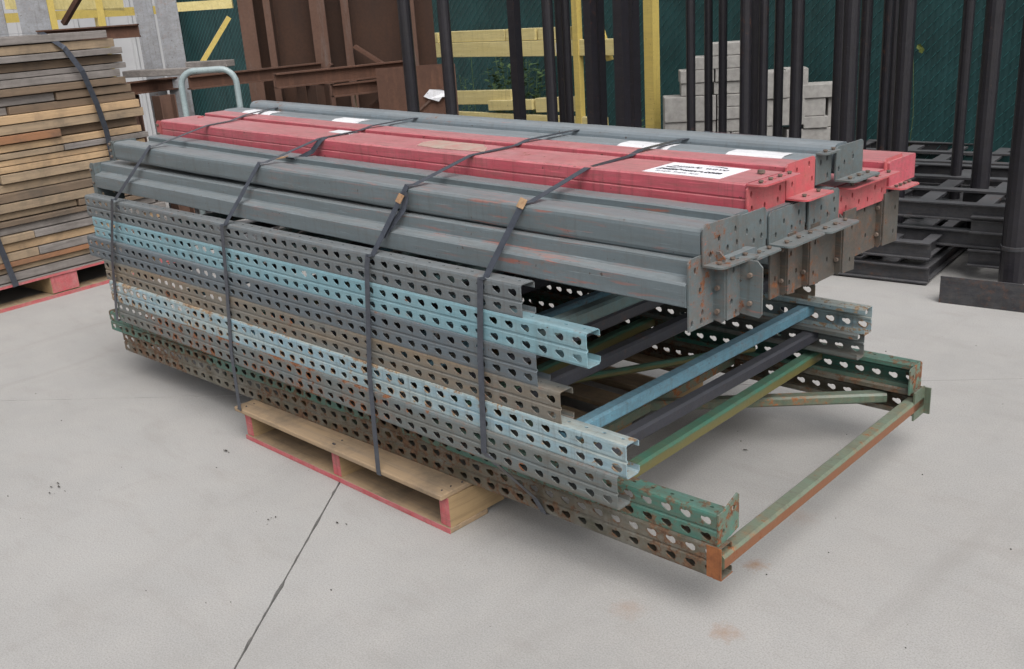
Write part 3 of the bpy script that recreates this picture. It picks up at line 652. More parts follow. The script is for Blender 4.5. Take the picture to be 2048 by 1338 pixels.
# ------------------------------------------------------------------ lumber stack on its own pallet
LA = Vector((-4.094, .060, 0)); LD = Vector((-.10897, .99404, 0)); LN = Vector((LD.y, -LD.x, 0))    # LN points out of the face
LM = Matrix(((LD.x, -LN.x, 0, LA.x), (LD.y, -LN.y, 0, LA.y), (0, 0, 1, 0), (0, 0, 0, 1)))               # local: s along face, depth inwards, z
ORDW = ['top', 'second', 'third', 'fourth', 'fifth', 'sixth', 'seventh', 'eighth', 'ninth', 'tenth', 'eleventh', 'twelfth', 'thirteenth', 'fourteenth', 'fifteenth', 'sixteenth', 'seventeenth', 'eighteenth',
        'nineteenth', 'twentieth', 'twenty-first', 'twenty-second', 'twenty-third', 'twenty-fourth', 'twenty-fifth', 'twenty-sixth', 'twenty-seventh', 'twenty-eighth', 'twenty-ninth', 'thirtieth', 'thirty-first', 'thirty-second', 'thirty-third', 'thirty-fourth', 'thirty-fifth']
def slab_box(s0, s1, d0, d1, z0, z1, tilt=0):
    vs = [LM@Vector((s, d, z+tilt*(s-s0))) for s, d, z in ((s0, d0, z0), (s1, d0, z0), (s1, d1, z0), (s0, d1, z0), (s0, d0, z1), (s1, d0, z1), (s1, d1, z1), (s0, d1, z1))]
    return MB().add(vs, [(0, 3, 2, 1), (4, 5, 6, 7), (0, 1, 5, 4), (1, 2, 6, 5), (2, 3, 7, 6), (3, 0, 4, 7)])
toneseq = ['grey', 'tan', 'grey', 'brown', 'grey', 'grey', 'brown', 'grey', 'grey', 'pale yellow', 'tan', 'orange brown', 'pale yellow', 'tan', 'pale yellow', 'pale yellow', 'grey', 'tan', 'brown', 'tan', 'tan', 'brown', 'grey', 'tan', 'pale yellow', 'tan', 'orange brown', 'tan', 'grey', 'tan', 'pale yellow', 'tan', 'brown']
z = .1345; rows = []
while z < 1.302:
    h = R.uniform(.027, .046); rows.append((z, z+h)); z += h+.0032
rows = rows[::-1]; nr = len(rows)
ends = {0: .86, 1: .90, 2: .925, 3: .94, 4: .95, 5: .90, 6: .915, 7: .945, 8: .965, 9: .97, 10: .99, 11: .96, 12: .965, 13: .995, 14: .975}
for i, (z0, z1) in enumerate(rows):
    tone = toneseq[i % len(toneseq)]; se = ends.get(i, 1.0+R.uniform(-.03, .03)); s0 = -.95+R.uniform(0, .05)
    dj = lambda: R.uniform(-.022, .022)
    cuts = [s0, se]
    if i in (7, 8, 11, 13, 16, 20, 23, 25, 29): cuts = [s0, R.uniform(.12, .62), se]
    if i == 11: cuts = [s0, .09, .50, se]
    if i == 4: cuts = [.10, se]
    for q in range(len(cuts)-1):
        t2 = tone if q == 0 and len(cuts) < 4 else R.choice(['tan', 'brown', 'pale yellow', 'grey'])
        if i == 11: t2 = ['tan', 'orange brown', 'brown'][q]
        d = dj()
        o = slab_box(cuts[q]+.002, cuts[q+1]-.002, d, .14, z0, z1-R.uniform(0, .003), R.uniform(-.0008, .0008)).build('board', m_lum[t2], None, bevel=.0025)
        side = '' if len(cuts) == 2 else (', left part' if q == 0 else (', right part' if q == len(cuts)-2 else ', middle'))
        tag(o, '%s board, %s layer from the top of the lumber stack%s' % (t2, ORDW[i], side) if i else 'grey board on the very top of the strapped lumber stack', 'board', 'boards in the lumber stack')
fill = MB()
for i, (z0, z1) in enumerate(rows):
    for dd in range(6):
        e = ends.get(i, 1.0)-R.uniform(0, .05)
        sb = slab_box(-.93, e, .146+dd*.15, .146+dd*.15+.14, z0, z1-.002); fill.add(sb.v, sb.f)
tag(fill.build('board', m_lum['grey']), 'grey boards filling the inside of the lumber stack behind its face', 'boards', kind='stuff')
lp = empty('wooden_pallet', tuple(LM@Vector((.4, .5, 0))), 'red edged wooden pallet under the lumber stack', 'pallet')
for s0, s1 in ((-.95, -.80), (-.35, -.20), (.285, .435), (.93, 1.05)):
    o = slab_box(s0, s1, .0, 1.0, .022, .112).build('block', m_string, lp)
    slab_box(s0+.002, s1-.002, -.0018, -.0004, .024, .111).build('painted_end', m_redend, lp)
slab_box(-.95, 1.07, -.006, .10, 0, .018).build('bottom_board', m_decks, lp); slab_box(-.95, 1.07, -.0082, -.0066, .0, .0178).build('board_edge', m_redend, lp)
slab_box(-.95, 1.07, .85, 1.0, 0, .018).build('bottom_board', m_decks, lp)
slab_box(-.95, 1.07, -.006, 1.0, .114, .130).build('deck_board', m_lum['grey'], lp); slab_box(-.95, 1.07, -.0082, -.0066, .1135, .1265).build('board_edge', m_redend, lp)
def lpt(s, d, z): return LM@Vector((s, d, z))
root = empty('steel_strap', lpt(.6, 0, 1.3), 'steel strap bowing down the right half of the lumber stack', 'strap', 'straps round the lumber stack')
ribbon('band', [lpt(.45, .9, 1.322), lpt(.50, .15, 1.322), lpt(.525, .02, 1.318), lpt(.60, -.03, 1.24), lpt(.66, -.05, 1.12), lpt(.705, -.05, .95), lpt(.735, -.04, .80), lpt(.745, -.03, .66), lpt(.73, -.03, .30), lpt(.72, -.02, .13)], tuple(LD), m_strap, root, .03)
root = empty('steel_strap', lpt(.1, 0, .6), 'steel strap at the left edge running down onto the red pallet deck', 'strap', 'straps round the lumber stack')
ribbon('band', [lpt(-.05, .15, 1.325), lpt(-.04, -.02, 1.30), lpt(-.02, -.03, .9), lpt(.03, -.03, .55), lpt(.06, -.03, .35), lpt(.10, -.02, .115)], tuple(LD), m_strap, root, .03)

# ------------------------------------------------------------------ black stacking racks
def post(parent, x, y, z0, z1, dia, sq=False):
    mb = MB()
    if sq: mb.box((x-dia/2, y-dia/2, z0), (x+dia/2, y+dia/2, z1))
    else: mb.tube([(x, y, z0), (x, y, z1)], dia/2, 16)
    return mb.build('post', m_black, parent, smooth=False)
def rack(label, posts, rail_z, base=None, tiers=(0.06,)):
    cx, cy = base[0] if base else posts[0][:2]
    root = empty('stacking_rack', (cx, cy, 0), label, 'steel rack', 'black steel stacking racks')
    for p in posts: post(root, p[0], p[1], p[4] if len(p) > 4 else .02, p[3] if len(p) > 3 else 2.3, p[2], len(p) > 5)
    if base:
        (ax, ay), L_, W_, an = base; ca, sa = math.cos(an), math.sin(an)
        def q(u, v, z_): return Vector((ax+u*ca-v*sa, ay+u*sa+v*ca, z_))
        for t in tiers:
            h = .075
            for v in (0, W_): ibeam_mb(q(0, v, t), q(L_, v, t), h, .055, .006).build('rail', m_blackb, root)
            for u in (.026, L_-.026): ibeam_mb(q(u, .027, t), q(u, W_-.027, t), h-.008, .05, .006).build('rail', m_blackb, root)
            for f in (.28, .5, .72): MB().bar(q(L_*f, .027, t+.015), q(L_*f, W_-.027, t+.015), .075, .012).build('slat', m_blackb, root)
            for f in (.35, .68): MB().bar(q(.05, W_*f, t+.028), q(L_-.05, W_*f, t+.028), .06, .010).build('slat', m_blackb, root)
    return root
X8 = math.radians(7)
r_ = rack('black stacking rack at the right edge with one thick round post in a collar', [(-.235, 2.86, .105, 2.4, .05)], 0, ((-.47, 3.00), 1.3, .95, X8), (.10, .25))
MB().bar((-.427, 2.585, .058), (.85, 2.742, .058), .006, .116).build('channel', m_blackb, r_)
MB().bar((-.427, 2.612, .004), (.85, 2.77, .004), .05, .008).build('channel', m_blackb, r_)
MB().bar((-.405, 2.595, .03), (-.405, 2.70, .03), .035, .055).build('foot', m_blackb, r_)
MB().tube([(-.235, 2.86, .195), (-.235, 2.86, .212)], .058, 18).build('collar', m_blackb, r_)
r_ = rack('black stacking rack behind the thick post, diagonal strut at its corner', [(-.590, 3.405, .082, 2.4, .1), (-.800, 3.657, .054, 2.4, .1)], 0, ((-1.02, 2.95), 1.15, .95, X8), (.18, .30))
MB().bar((-.56, 3.40, .30), (-.40, 3.32, .18), .03, .012).build('strut', m_blackb, r_)
MB().bar((-.60, 3.36, .27), (-.53, 3.50, .27), .13, .09).build('corner_bracket', m_blackb, r_)
rack('low black rack base on the concrete just behind the open frame ends', [], 0, ((-1.30, 2.72), .74, .9, X8), (.045, .155))
rack('far black stacking rack base seen beyond the red beam ends', [], 0, ((-1.75, 3.95), 1.2, 1.0, X8), (.12, .24))
rack('farthest black stacking rack base near the green fence', [], 0, ((-.45, 4.15), 1.3, 1.2, X8), (.10, .22))
rack('black stacking rack with three slim posts right of the far red beams', [(-.93, 3.26, .078), (-1.13, 3.50, .046), (-1.19, 3.72, .046)], 0, ((-1.45, 3.05), .62, .8, X8), (.05,))
rack('black stacking rack with three posts close together right of the blocks', [(-1.20, 3.14, .054), (-1.07, 2.99, .072), (-1.16, 3.33, .054)], 0, ((-1.42, 2.85), .5, .65, X8), (.04,))
rack('black stacking rack with two round posts in front of the right block pile', [(-1.62, 3.31, .050), (-1.40, 3.10, .062)], 0, ((-1.80, 2.95), .6, .6, X8), (.05,))
rack('black stacking rack with a cluster of three posts in front of the blocks', [(-1.58, 2.92, .056), (-1.71, 3.22, .058), (-1.57, 3.07, .048)], 0, ((-1.95, 2.75), .55, .6, X8), (.05,))
rack('black stacking rack with three thin posts in front of the left block pile', [(-1.95, 2.99, .048), (-2.0, 3.23, .046), (-1.89, 3.20, .046)], 0, ((-2.2, 2.8), .5, .6, X8), (.05,))
rack('black stacking rack with two thick posts beside the wide yellow post', [(-2.02, 2.50, .054, 2.3, .02, 1), (-2.17, 2.78, .058, 2.3, .02, 1)], 0, ((-2.4, 2.35), .55, .6, X8), (.05,))
rack('black stacking rack with two square posts just right of the narrow yellow post', [(-2.19, 2.47, .046, 2.3, .02, 1), (-2.36, 2.74, .048, 2.3, .02, 1)], 0, ((-2.6, 2.35), .6, .6, X8), (.05,))
rack('black stacking rack with three posts before the yellow beams and the weeds', [(-2.48, 2.48, .058), (-2.71, 2.83, .050), (-2.48, 2.62, .046)], 0, ((-2.95, 2.3), .6, .7, X8), (.05,))
rack('black stacking rack with one square post in front of the yellow beams', [(-2.75, 2.51, .050, 2.3, .02, 1)], 0, ((-3.0, 2.4), .4, .5, X8), (.05,))
rack('black stacking rack with two posts beside the rusty gusset plate', [(-3.01, 1.97, .066), (-2.71, 1.97, .060)], 0, ((-3.1, 1.9), .5, .5, X8), (.05,))

# ------------------------------------------------------------------ concrete block pile
BK = .85; BO = Vector((CAMPOS.x+(-3.36-CAMPOS.x)*BK, CAMPOS.y+(4.70-CAMPOS.y)*BK, 0))
def bz(z): return 1.335-(1.335-z)*BK
def block(u0, u1, z0, z1, lab, dv=0, dep=.2, rot=0):
    c = math.cos(math.atan2(B_.y, B_.x)+rot); s = math.sin(math.atan2(B_.y, B_.x)+rot)
    o_ = BO+Vector((B_.x, B_.y, 0))*u0+Vector((A_.x, A_.y, 0))*dv
    m = Matrix(((c, -s, 0, o_.x), (s, c, 0, o_.y), (0, 0, 1, 0), (0, 0, 0, 1)))
    tag(MB().box((0, 0, z0+.001), (u1-u0-.004, dep, z1-.001), m).build('concrete_block', m_block, bevel=.004), lab, 'block', 'concrete blocks piled by the fence')
BL = [(0, .385, 0, .182, 'large concrete block at the bottom left of the pile'), (0, .385, .183, .365, 'large concrete block, second up at the left end'), (0, .385, .366, .552, 'large concrete block whose top is the left step of the pile'),
      (.39, .60, 0, .182, 'half block at the bottom beside the left column of blocks'), (.39, .49, .183, .275, 'thin block in the pile low between two black posts'), (.495, .61, .183, .275, 'thin block with an open joint on its left'),
      (.39, .60, .276, .37, 'thin block above the open vertical joint'), (.39, .62, .371, .46, 'thin block in the fourth course of the left pile'), (.39, .62, .461, .552, 'thin block level with the left step of the pile'),
      (.125, .36, .554, .645, 'small block standing first on the left step'), (.365, .62, .554, .645, 'small block right of it on the left step'), (.12, .37, .646, .738, 'small block second up on the left step'),
      (.375, .62, .646, .738, 'small block second up, right side of the tower'), (.20, .60, .739, .83, 'long small block second from the top of the tower'), (.33, .60, .831, .922, 'topmost small block of the left tower'),
      (.64, .85, 0, .30, 'tall block at the foot between the two piles'), (.64, .86, .302, .50, 'block in the middle of the low centre pile'), (.84, 1.03, .302, .50, 'block right of centre under the upright block'),
      (.74, .90, .502, .70, 'rounded pale block set on end between the piles'), (.88, 1.05, .502, .71, 'upright block topping the centre of the pile'),
      (.90, 1.36, 0, .27, 'large smooth block at the foot of the right pile'), (1.02, 1.20, .272, .36, 'rough edged thin block over the large smooth block'), (1.0, 1.18, .361, .49, 'thin block under the flat right cap'),
      (1.2, 1.38, .272, .49, 'large block set back in the right pile'), (.93, 1.27, .491, .59, 'flat cap block on the right pile, left one'), (1.275, 1.39, .491, .59, 'flat cap block on the right pile, right one')]
BL = [(a*BK, c*BK, bz(z0), bz(z1), l) for a, c, z0, z1, l in BL]
BL += [(0, .33, 0, .198, 'bottom course concrete block under the left column of the pile'), (.335, .70, 0, .198, 'bottom course concrete block in the middle of the pile'), (.705, 1.25, 0, .198, 'bottom course concrete block under the right pile')]
for i, (a, c, z0, z1, l) in enumerate(BL): block(a, c, z0, z1, l, dep=.17, dv=R.uniform(-.008, .012)+(.04 if 'set back' in l else 0), rot=R.uniform(-.02, .03))

# ------------------------------------------------------------------ yellow pallet rack with stored beams
YK = .86
def kx(x): return CAMPOS_X+(x-CAMPOS_X)*YK
def ky(y): return CAMPOS_Y+(y-CAMPOS_Y)*YK
def kz(z): return 1.335-(1.335-z)*YK
CAMPOS_X, CAMPOS_Y = 1.125, -1.495
yr = empty('pallet_rack', (-3.8, 3.9, 0), 'yellow pallet rack behind the black posts with one wide near post', 'pallet rack')
def cpost(x, y, w_, d_, mat=m_yel, z1=2.8):
    mb = MB(); mb.box((x, y, 0), (x+w_, y+.004, z1)); mb.box((x+w_-.004, y+.004, 0), (x+w_, y+d_, z1)); mb.box((x, y+.004, 0), (x+.004, y+d_, z1)); return mb
cpost(kx(-4.24), ky(4.70), .047, .05).build('post', m_yel, yr)
cpost(kx(-3.66), ky(4.86), .073, .073).build('post', m_yel, yr)
cpost(kx(-7.4), ky(4.70), .07, .07).build('post', m_yel, yr)
MB().bar((kx(-4.2), ky(4.76), kz(1.62)), (kx(-3.93), ky(4.78), kz(.82)), .045, .03).build('diagonal_brace', m_yel, yr)
MB().box((kx(-7.3), ky(4.712), kz(.862)), (kx(-3.7), ky(4.76), kz(.985))).build('beam', m_yel2, yr, bevel=.003)
MB().box((kx(-7.3), ky(4.708), kz(.245)), (kx(-3.95), ky(4.76), kz(.384))).build('beam', m_yel2, yr, bevel=.003)
def ybeam(x0, x1, y, z0, z1, lab, tilt=0):
    mb = MB(); t = math.atan(tilt); m = Matrix.Translation((kx(x0), ky(y), kz(z0)))@Matrix.Rotation(t, 4, 'Y')
    mb.box((0, 0, 0), ((x1-x0)*YK, .06, (z1-z0)*YK), m)
    tag(mb.build('yellow_beam', m_yel2, bevel=.004), lab, 'beam', 'short yellow beams stored on the rack')
ybeam(-6.3, -5.86, 4.72, .988, 1.075, 'short yellow beam at the left end of the upper rack level')
ybeam(-5.80, -5.02, 4.73, .988, 1.082, 'yellow beam in the middle of the upper rack level')
ybeam(-5.00, -4.66, 4.72, .988, 1.085, 'yellow beam with a torn edge right of the middle one, upper level')
ybeam(-4.64, -4.28, 4.73, .988, 1.085, 'short yellow beam behind the double black post, upper level')
ybeam(-6.1, -5.0, 4.74, .43, .55, 'long yellow beam lying askew on the lower rack level', -.03)
ybeam(-5.25, -4.72, 4.70, .405, .49, 'yellow beam lying askew in front, lower level', -.04)
ybeam(-4.70, -4.25, 4.72, .402, .52, 'tilted yellow beam right part of the lower level', -.05)
o = MB().box((kx(-4.43), ky(4.7105), kz(.89)), (kx(-4.385), ky(4.7115), kz(.965))).build('label', m_white, yr); o['label'] = 'white tag on the yellow rack beam'

# left yellow rack further back
yl = empty('pallet_rack', (-8.2, 3.0, 0), 'yellow rack against the pale wall behind the lumber stack', 'pallet rack')
dv = Vector((-.3, 1, 0)).normalized()
def P2(b0, s, z): return Vector(b0)+dv*s+Vector((0, 0, z))
Y0 = Vector((-8.0, 2.1, 0))
for s in (-.62, .10, .62): MB().bar(P2(Y0, s, 0), P2(Y0, s, 3), .07, .07, (0, 1, 0)).build('post', m_yel, yl)
MB().bar(P2(Y0, -2, 1.44), P2(Y0, 1.5, 1.44), .05, .075).build('beam', m_yel, yl)
MB().bar(P2(Y0, -.3, 1.56), P2(Y0, .9, 1.50), .05, .10).build('beam', m_yel2, yl)
MB().bar((-7.35, 2.85, 1.44), (-6.93, 3.33, 1.44), .05, .075).build('beam', m_yel2, yl)
MB().bar((-6.92, 3.27, 1.33), (-7.05, 3.0, .95), .05, .04).build('diagonal_brace', m_yel, yl)

# ------------------------------------------------------------------ rusty steel form panel, gusset frame, I-beams
rp = empty('steel_form_panel', (-4.6, 2.5, 0), 'tall rust brown steel form panel with vertical ribs behind the stack', 'steel panel')
PL0, PL1 = Vector((-4.935, 2.243, 0)), Vector((-4.0, 3.04, 0)); pd = (PL1-PL0).normalized(); pn = Vector((pd.y, -pd.x, 0))
MB().bar(PL0+Vector((0, 0, 1.1)), PL1+Vector((0, 0, 1.1)), .012, 2.2).build('plate', m_rust, rp)
for s, wd in ((.03, .10), (.17, .045), (.50, .10), (.68, .05), (1.10, .06)):
    q = PL0+pd*s+pn*.07
    MB().bar(q, q+Vector((0, 0, 2.2)), .008, .12, tuple(pn)).build('rib', m_rust, rp)
    q2 = PL0+pd*s+pn*.135
    MB().bar(q2, q2+Vector((0, 0, 2.2)), wd, .010, tuple(pn)).build('rib_flange', m_rustg, rp)
MB().bar(PL0+pd*.72+pn*.15+Vector((0, 0, 1.10)), PL0+pd*1.12+pn*.15+Vector((0, 0, .82)), .07, .02).build('diagonal_brace', m_rustb, rp)
MB().bar(PL0+pd*.22+pn*.14+Vector((0, 0, .66)), PL0+pd*.55+pn*.14+Vector((0, 0, 1.0)), .05, .02).build('diagonal_brace', m_rustg, rp)
gp = empty('gusset_frame', (-3.7, 2.5, 0), 'rusty brown steel frame with a gusset plate and a torn paper on it', 'steel frame')
ga, gb = Vector((-3.72, 2.30, 0)), Vector((-3.42, 2.66, 0)); gd = (gb-ga).normalized(); gn = Vector((gd.y, -gd.x, 0))
MB().bar(ga+Vector((0, 0, .5)), gb+Vector((0, 0, .5)), .012, 1.0-.03).build('plate', m_rustb, gp)
MB().bar(gb+Vector((0, 0, .49))-gn*.03, gb+Vector((0, 0, .49))+gn*.03, .010, .98).build('flange', m_rustg, gp)
MB().bar(ga+gn*.02+Vector((0, 0, .55)), gb+gn*.02+Vector((0, 0, .90)), .006, .012).build('gusset_edge', m_rustg, gp)
pq = ga+gd*.33+gn*.012+Vector((0, 0, .105))
MB().add([pq+gd*a+gn*c+Vector((0, 0, z_)) for a, z_, c in ((-.06, .70, .01), (-.02, .74, .02), (.04, .735, .02), (.09, .72, .012), (.08, .69, .02), (.05, .69, .03), (.03, .665, .025), (-.03, .685, .02))], [tuple(range(8))]).build('paper', m_white, gp)['label'] = 'torn white paper with an orange corner'
tg = empty('gusset_frame', (-4.2, 2.2, 0), 'low rusty triangular braced frame seen under the rusty horizontal beams', 'steel frame')
MB().bar((-4.05, 2.25, .62), (-3.72, 2.55, .92), .008, .012).build('brace', m_rustg, tg)
MB().add([(-4.05, 2.25, .30), (-3.72, 2.55, .30), (-3.72, 2.55, .92), (-4.05, 2.25, .62), (-4.058, 2.259, .30), (-3.728, 2.559, .30), (-3.728, 2.559, .92), (-4.058, 2.259, .62)], [(0, 1, 2, 3), (7, 6, 5, 4), (0, 4, 5, 1), (1, 5, 6, 2), (2, 6, 7, 3), (3, 7, 4, 0)]).build('plate', m_rustb, tg)
for a, b_, h, l in (((-4.76, 1.02, .965), (-5.02, 1.98, .955), .075, 'rusty steel I-beam lying level, nearest the lumber stack'),
                 ((-4.514, 1.51, .975), (-4.456, 2.43, .975), .078, 'rusty steel I-beam in the middle above the cart handle'),
                 ((-3.969, 1.759, .965), (-3.803, 2.66, .965), .085, 'rusty steel I-beam lying highest, ending at the black post'),
                 ((-3.90, 2.10, .875), (-3.72, 2.66, .88), .075, 'short rusty steel I-beam under the highest one'),
                 ((-5.05, .90, 1.292), (-4.72, 1.36, 1.292), .075, 'dark brown steel I-beam across the grey columns above the lumber')):
    tag(ibeam_mb(a, b_, h, .06).build('i_beam', m_rustb), l, 'steel beam', 'rusty I-beams behind the stack')
for a, b_, l in (((-4.98, 1.36, 1.04), (-4.57, 1.56, 1.04), 'pale plank lying behind the lumber on the rusty beams'), ((-4.92, 1.72, 1.06), (-4.60, 1.86, 1.06), 'grey weathered timber lying before the fence')):
    tag(MB().bar(a, b_, .09, .04).build('timber', m_lum['grey'], bevel=.004), l, 'timber')
# support under I-beams: low trestle
tr = empty('trestle', (-4.4, 1.7, 0), 'rusty brown trestle carrying the horizontal I-beams', 'steel trestle')
for x, y in ((-4.9, 1.3), (-4.56, 1.36), (-4.45, 2.3), (-3.9, 2.0)):
    ibeam_mb((x, y, 0), (x, y, .92), .10, .10, .008, (0, 1, 0)).build('leg', m_rustg if y < 1.4 else m_rust, tr)
MB().bar((-4.9, 1.3, .5), (-4.1, 2.0, .12), .3, .02).build('side_plate', m_rust, tr)
# grey steel columns
for (x, y), w_, l in (((-5.0, 1.55), .11, 'weathered pale grey steel column left of the fence corner'), ((-4.90, 1.65), .13, 'grey steel column with a raised flange edge next to the fence'),
                      ((-5.42, .80), .14, 'pale grey steel column standing over the lumber stack at far left'), ((-5.28, .99), .17, 'grey steel column with a rusty patch above the lumber')):
    cr = empty('steel_column', (x, y, 0), l, 'steel column', 'grey steel columns behind the lumber stack')
    e = Vector((.55, .83, 0)).normalized()
    MB().bar(Vector((x, y, 0)), Vector((x, y, 2.4)), w_, .010, (e.y, -e.x, 0)).build('flange', m_galv, cr)
    MB().bar(Vector((x, y, 0))+Vector((-.06, .05, 0)), Vector((x, y, 2.4))+Vector((-.06, .05, 0)), .008, .12, (e.y, -e.x, 0)).build('web', m_galv, cr)
tag(MB().bar((-5.5, 1.25, 1.36), (-5.2, 1.35, 1.62), .03, .03).build('steel_angle', m_rustb), 'thin rusty steel angle leaning up across the yellow rack', 'steel angle')

# ------------------------------------------------------------------ cart with a tubular handle
ct = empty('hand_cart', (-3.6, 1.25, 0), 'hand cart with a bent grey tube handle behind the red beams', 'cart')
a, b_ = Vector((-3.73, 1.05, 0)), Vector((-3.53, 1.25, 0)); path = []
zt = 1.085; r = .075; d = (b_-a).normalized(); L_ = (b_-a).length
path.append(a+Vector((0, 0, .18))); path.append(a+Vector((0, 0, zt-r-.2)))
for k in range(0, 7): t = math.pi/2*k/6; path.append(a+d*(r-r*math.cos(t))+Vector((0, 0, zt-r+r*math.sin(t))))
for k in range(0, 7): t = math.pi/2*k/6; path.append(a+d*(L_-r+r*math.sin(t))+Vector((0, 0, zt-r+r*math.cos(t))))
path.append(b_+Vector((0, 0, zt-r-.2))); path.append(b_+Vector((0, 0, .18)))
MB().tube(path, .0155, 14).build('handle', m_tube, ct, smooth=True)
n_ = Vector((-d.y, d.x, 0))
MB().add([q+Vector((0, 0, z_)) for z_ in (.15, .18) for q in (a, b_, b_+n_*.6, a+n_*.6)], [(0, 3, 2, 1), (4, 5, 6, 7), (0, 1, 5, 4), (1, 2, 6, 5), (2, 3, 7, 6), (3, 0, 4, 7)]).build('deck', m_blackb, ct)
for q in (a+d*.05+n_*.08, b_-d*.05+n_*.08, a+d*.05+n_*.5, b_-d*.05+n_*.5):
    MB().tube([q+Vector((0, 0, .075))-d*.018, q+Vector((0, 0, .075))+d*.018], .0745, 18).build('wheel', m_black, ct)

# ------------------------------------------------------------------ fence with slats
fe = empty('slat_fence', (-6.3, 4.9, 0), 'dark green chain-link fence filled with vertical privacy slats', 'fence')
F0, F1 = Vector((-24, 4.55, 0)), Vector((3.5, 5.1, 0)); fd = (F1-F0).normalized(); FL = (F1-F0).length; fn = Vector((fd.y, -fd.x, 0))
sp = .0359; nS = int(FL/sp); sl = MB(); wi = MB(); ZT = 2.6; slat_me = None
for c in range(nS):
    p = F0+fd*(c*sp); off = fn*(.0012*math.sin(c*1.7)+.0015*(c % 2))
    w2 = sp*.535
    q = [p-fd*w2+off, p+off+fn*.0012, p+fd*w2+off]
    if -8.9 < p.x < 1.8:
        if slat_me is None:
            slat_me = bpy.data.meshes.new('slat'); slat_me.from_pydata([tuple(v-p+Vector((0, 0, zz))+fn*k_) for k_ in (0, -.004) for zz in (.03, ZT) for v in q], [], [(0, 1, 4, 3), (1, 2, 5, 4), (6, 9, 10, 7), (7, 10, 11, 8), (0, 3, 9, 6), (2, 8, 11, 5)]); slat_me.materials.append(m_slat)
        so_ = obj('slat', slat_me); so_.parent = fe; so_.location = p-Vector(fe.location); so_.rotation_euler = (0, 0, R.uniform(-.05, .05))
    else: sl.add([v+Vector((0, 0, zz)) for zz in (.03, ZT) for v in q], [(0, 1, 4, 3), (1, 2, 5, 4)])
    if p.x > -16:
        for k in range(int(1.75/.0718)):
            z0 = (k+.5*(c % 2))*.0718+.05
            a = p-fd*.013+fn*.006+Vector((0, 0, z0)); e = p+fd*.015+fn*.012+Vector((0, 0, z0+.030))
            u = Vector((0, 0, .0030)); v = fn*.0040
            wi.add([a-u, a+v, a+u, e-u, e+v, e+u], [(0, 1, 4, 3), (1, 2, 5, 4), (0, 3, 5, 2)])
sl.add([F0-fn*.03, F1-fn*.03, F1-fn*.03+Vector((0, 0, ZT)), F0-fn*.03+Vector((0, 0, ZT))], [(0, 1, 2, 3)]); sl.build('far_slat', m_slat, fe, kind='stuff'); wi.build('wire', m_wire, fe, kind='stuff')
for k in range(9):
    q = F0+fd*(1.5+k*3.05)-fn*.05; MB().tube([q, q+Vector((0, 0, ZT+.1))], .03, 10).build('fence_post', m_slat, fe)
MB().tube([F0+Vector((0, 0, ZT))-fn*.05, F1+Vector((0, 0, ZT))-fn*.05], .022, 8).build('top_rail', m_slat, fe)

# ------------------------------------------------------------------ pale ribbed building wall, far left
bd = empty('metal_building', (-12, 2.5, 0), 'pale grey building wall of ribbed metal panels at far left', 'building')
W0, W1 = Vector((-12.6, -3.0, 0)), Vector((-10.55, 4.65, 0)); wd_ = (W1-W0).normalized(); wl = (W1-W0).length; wn = Vector((wd_.y, -wd_.x, 0))
k = 0; s = 0
while s < wl:
    e = min(s+.9, wl)-.006; mb = MB(); sec = []
    q = s
    prof = []
    while q < e-.2: prof += [(q, 0), (q+.20, 0), (q+.215, .02), (q+.25, .02), (q+.265, 0)]; q += .3
    prof.append((e, 0))
    vs = [W0+wd_*a+wn*c+Vector((0, 0, zz)) for zz in (0, 4.2) for a, c in prof]; n = len(prof)
    mb.add(vs, [(i, i+1, n+i+1, n+i) for i in range(n-1)]).build('wall_panel', m_wall, bd); s += .9
MB().bar(W0-wn*.12+Vector((0, 0, 2.1)), W1-wn*.12+Vector((0, 0, 2.1)), .2, 4.2).build('wall', m_wall, bd)

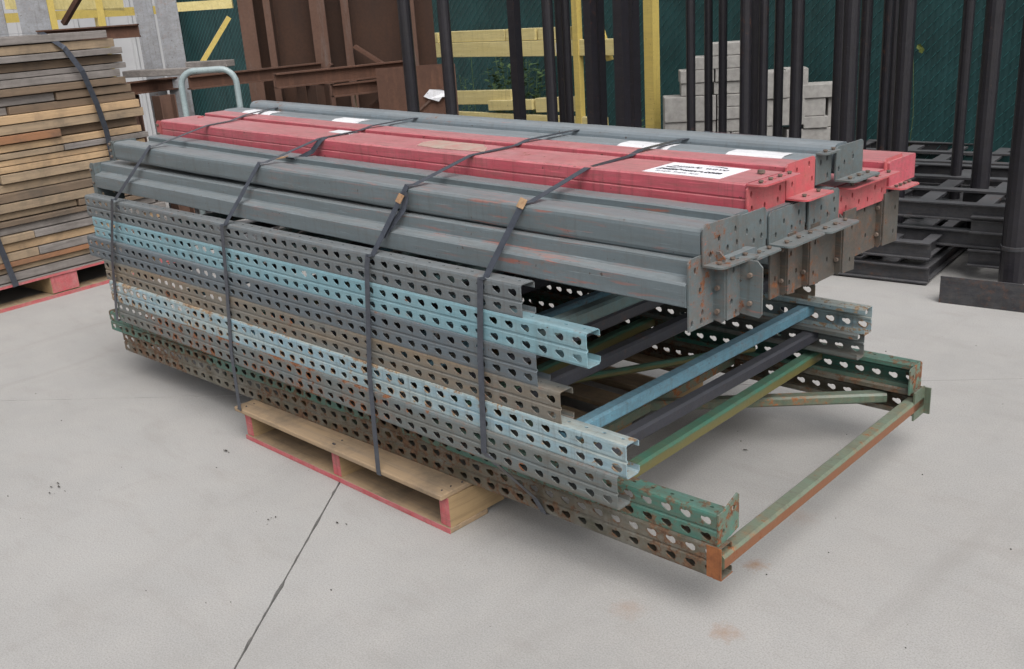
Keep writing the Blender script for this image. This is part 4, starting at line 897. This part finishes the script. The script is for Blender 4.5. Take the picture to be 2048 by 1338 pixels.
# ------------------------------------------------------------------ weeds and vine leaves
def weed(name, label, cat, cx, cy, n, h, spread, z0=0, mat=m_leaf, lw=.014, ll=.07):
    mb = MB(); st_ = MB()
    root = empty(name, (cx, cy, z0), label, cat)
    for i in range(n):
        a = R.random()*6.28; r = spread*math.sqrt(R.random()); x, y = cx+r*math.cos(a)*.6, cy+r*math.sin(a)*.6; hh = h*R.uniform(.6, 1)
        tip = Vector((x+math.cos(a)*spread*.4, y+math.sin(a)*spread*.4, z0+hh)); b0 = Vector((x, y, z0)); st_.tube([b0, (b0+tip)/2+Vector((0, 0, .02)), tip], .0025, 4)
        for k in range(30):
            q = b0.lerp(tip, .15+.85*k/30); e = R.random()*6.28; u = Vector((math.cos(e), math.sin(e), R.uniform(-.2, .6))).normalized(); w3 = u.cross(Vector((0, 0, 1))).normalized()
            l = ll*R.uniform(.6, 1.1); mb.add([q, q+u*l*.5+w3*lw, q+u*l, q+u*l*.5-w3*lw], [(0, 1, 2, 3)])
    mb.build('leaf', mat, root, kind='stuff'); st_.build('stem', m_leaf, root)
weed('weed', 'leafy green weed growing by the fence between two black posts', 'weed', -4.78, 4.60, 26, 1.0, .26, lw=.02, ll=.09)
weed('weed', 'small green weed low between the yellow posts', 'weed', -3.55, 4.6, 12, .42, .2)
weed('weed', 'sparse green weed on the fence left of the black posts', 'weed', -5.3, 4.6, 7, .95, .3, lw=.01, ll=.05)
def vine(cx, z, n, lab):
    p0 = F0+fd*((cx-F0.x)/fd.x)+fn*.03; mb = MB()
    for i in range(n):
        q = p0+fd*R.uniform(-.07, .07)+Vector((0, 0, z+R.uniform(-.12, .12))); r = R.uniform(.018, .032); a = R.random()*3
        mb.add([q+fd*r*math.cos(a+t)+Vector((0, 0, r*math.sin(a+t)))+fn*R.uniform(0, .02) for t in (0, 1.2, 2.3, 3.5, 4.8)], [(0, 1, 2, 3, 4)])
    mb.tube([p0+Vector((0, 0, 0)), p0+fd*.03+Vector((0, 0, z*.5)), p0+Vector((0, 0, z+.05))], .0011, 5)
    tag(mb.build('vine', plain('yellow_green_leaf', (.13, .16, .03), .6, .3, 30)), lab, 'vine')
vine(-2.15, .52, 7, 'small yellow green vine on the fence right of the block pile'); vine(-1.62, .88, 3, 'tiny vine sprig high on the fence toward the right')
for x, y, l in ((-3.93, 2.28, 'dry tan weed stalk standing before the rust panel, left one'), (-3.76, 2.40, 'taller dry tan weed stalk before the rust panel, right one')):
    mb = MB(); pts = [Vector((x, y, .3))]
    for k in range(8): pts.append(pts[-1]+Vector((R.uniform(-.008, .008), R.uniform(-.008, .008), .07)))
    mb.tube(pts, .005, 6)
    for k in range(7):
        q = pts[1+k]; e = R.random()*6; mb.tube([q, q+Vector((math.cos(e)*.02, math.sin(e)*.02, .03))], .003, 4)
    tag(mb.build('dry_stalk', m_stalk), l, 'weed')
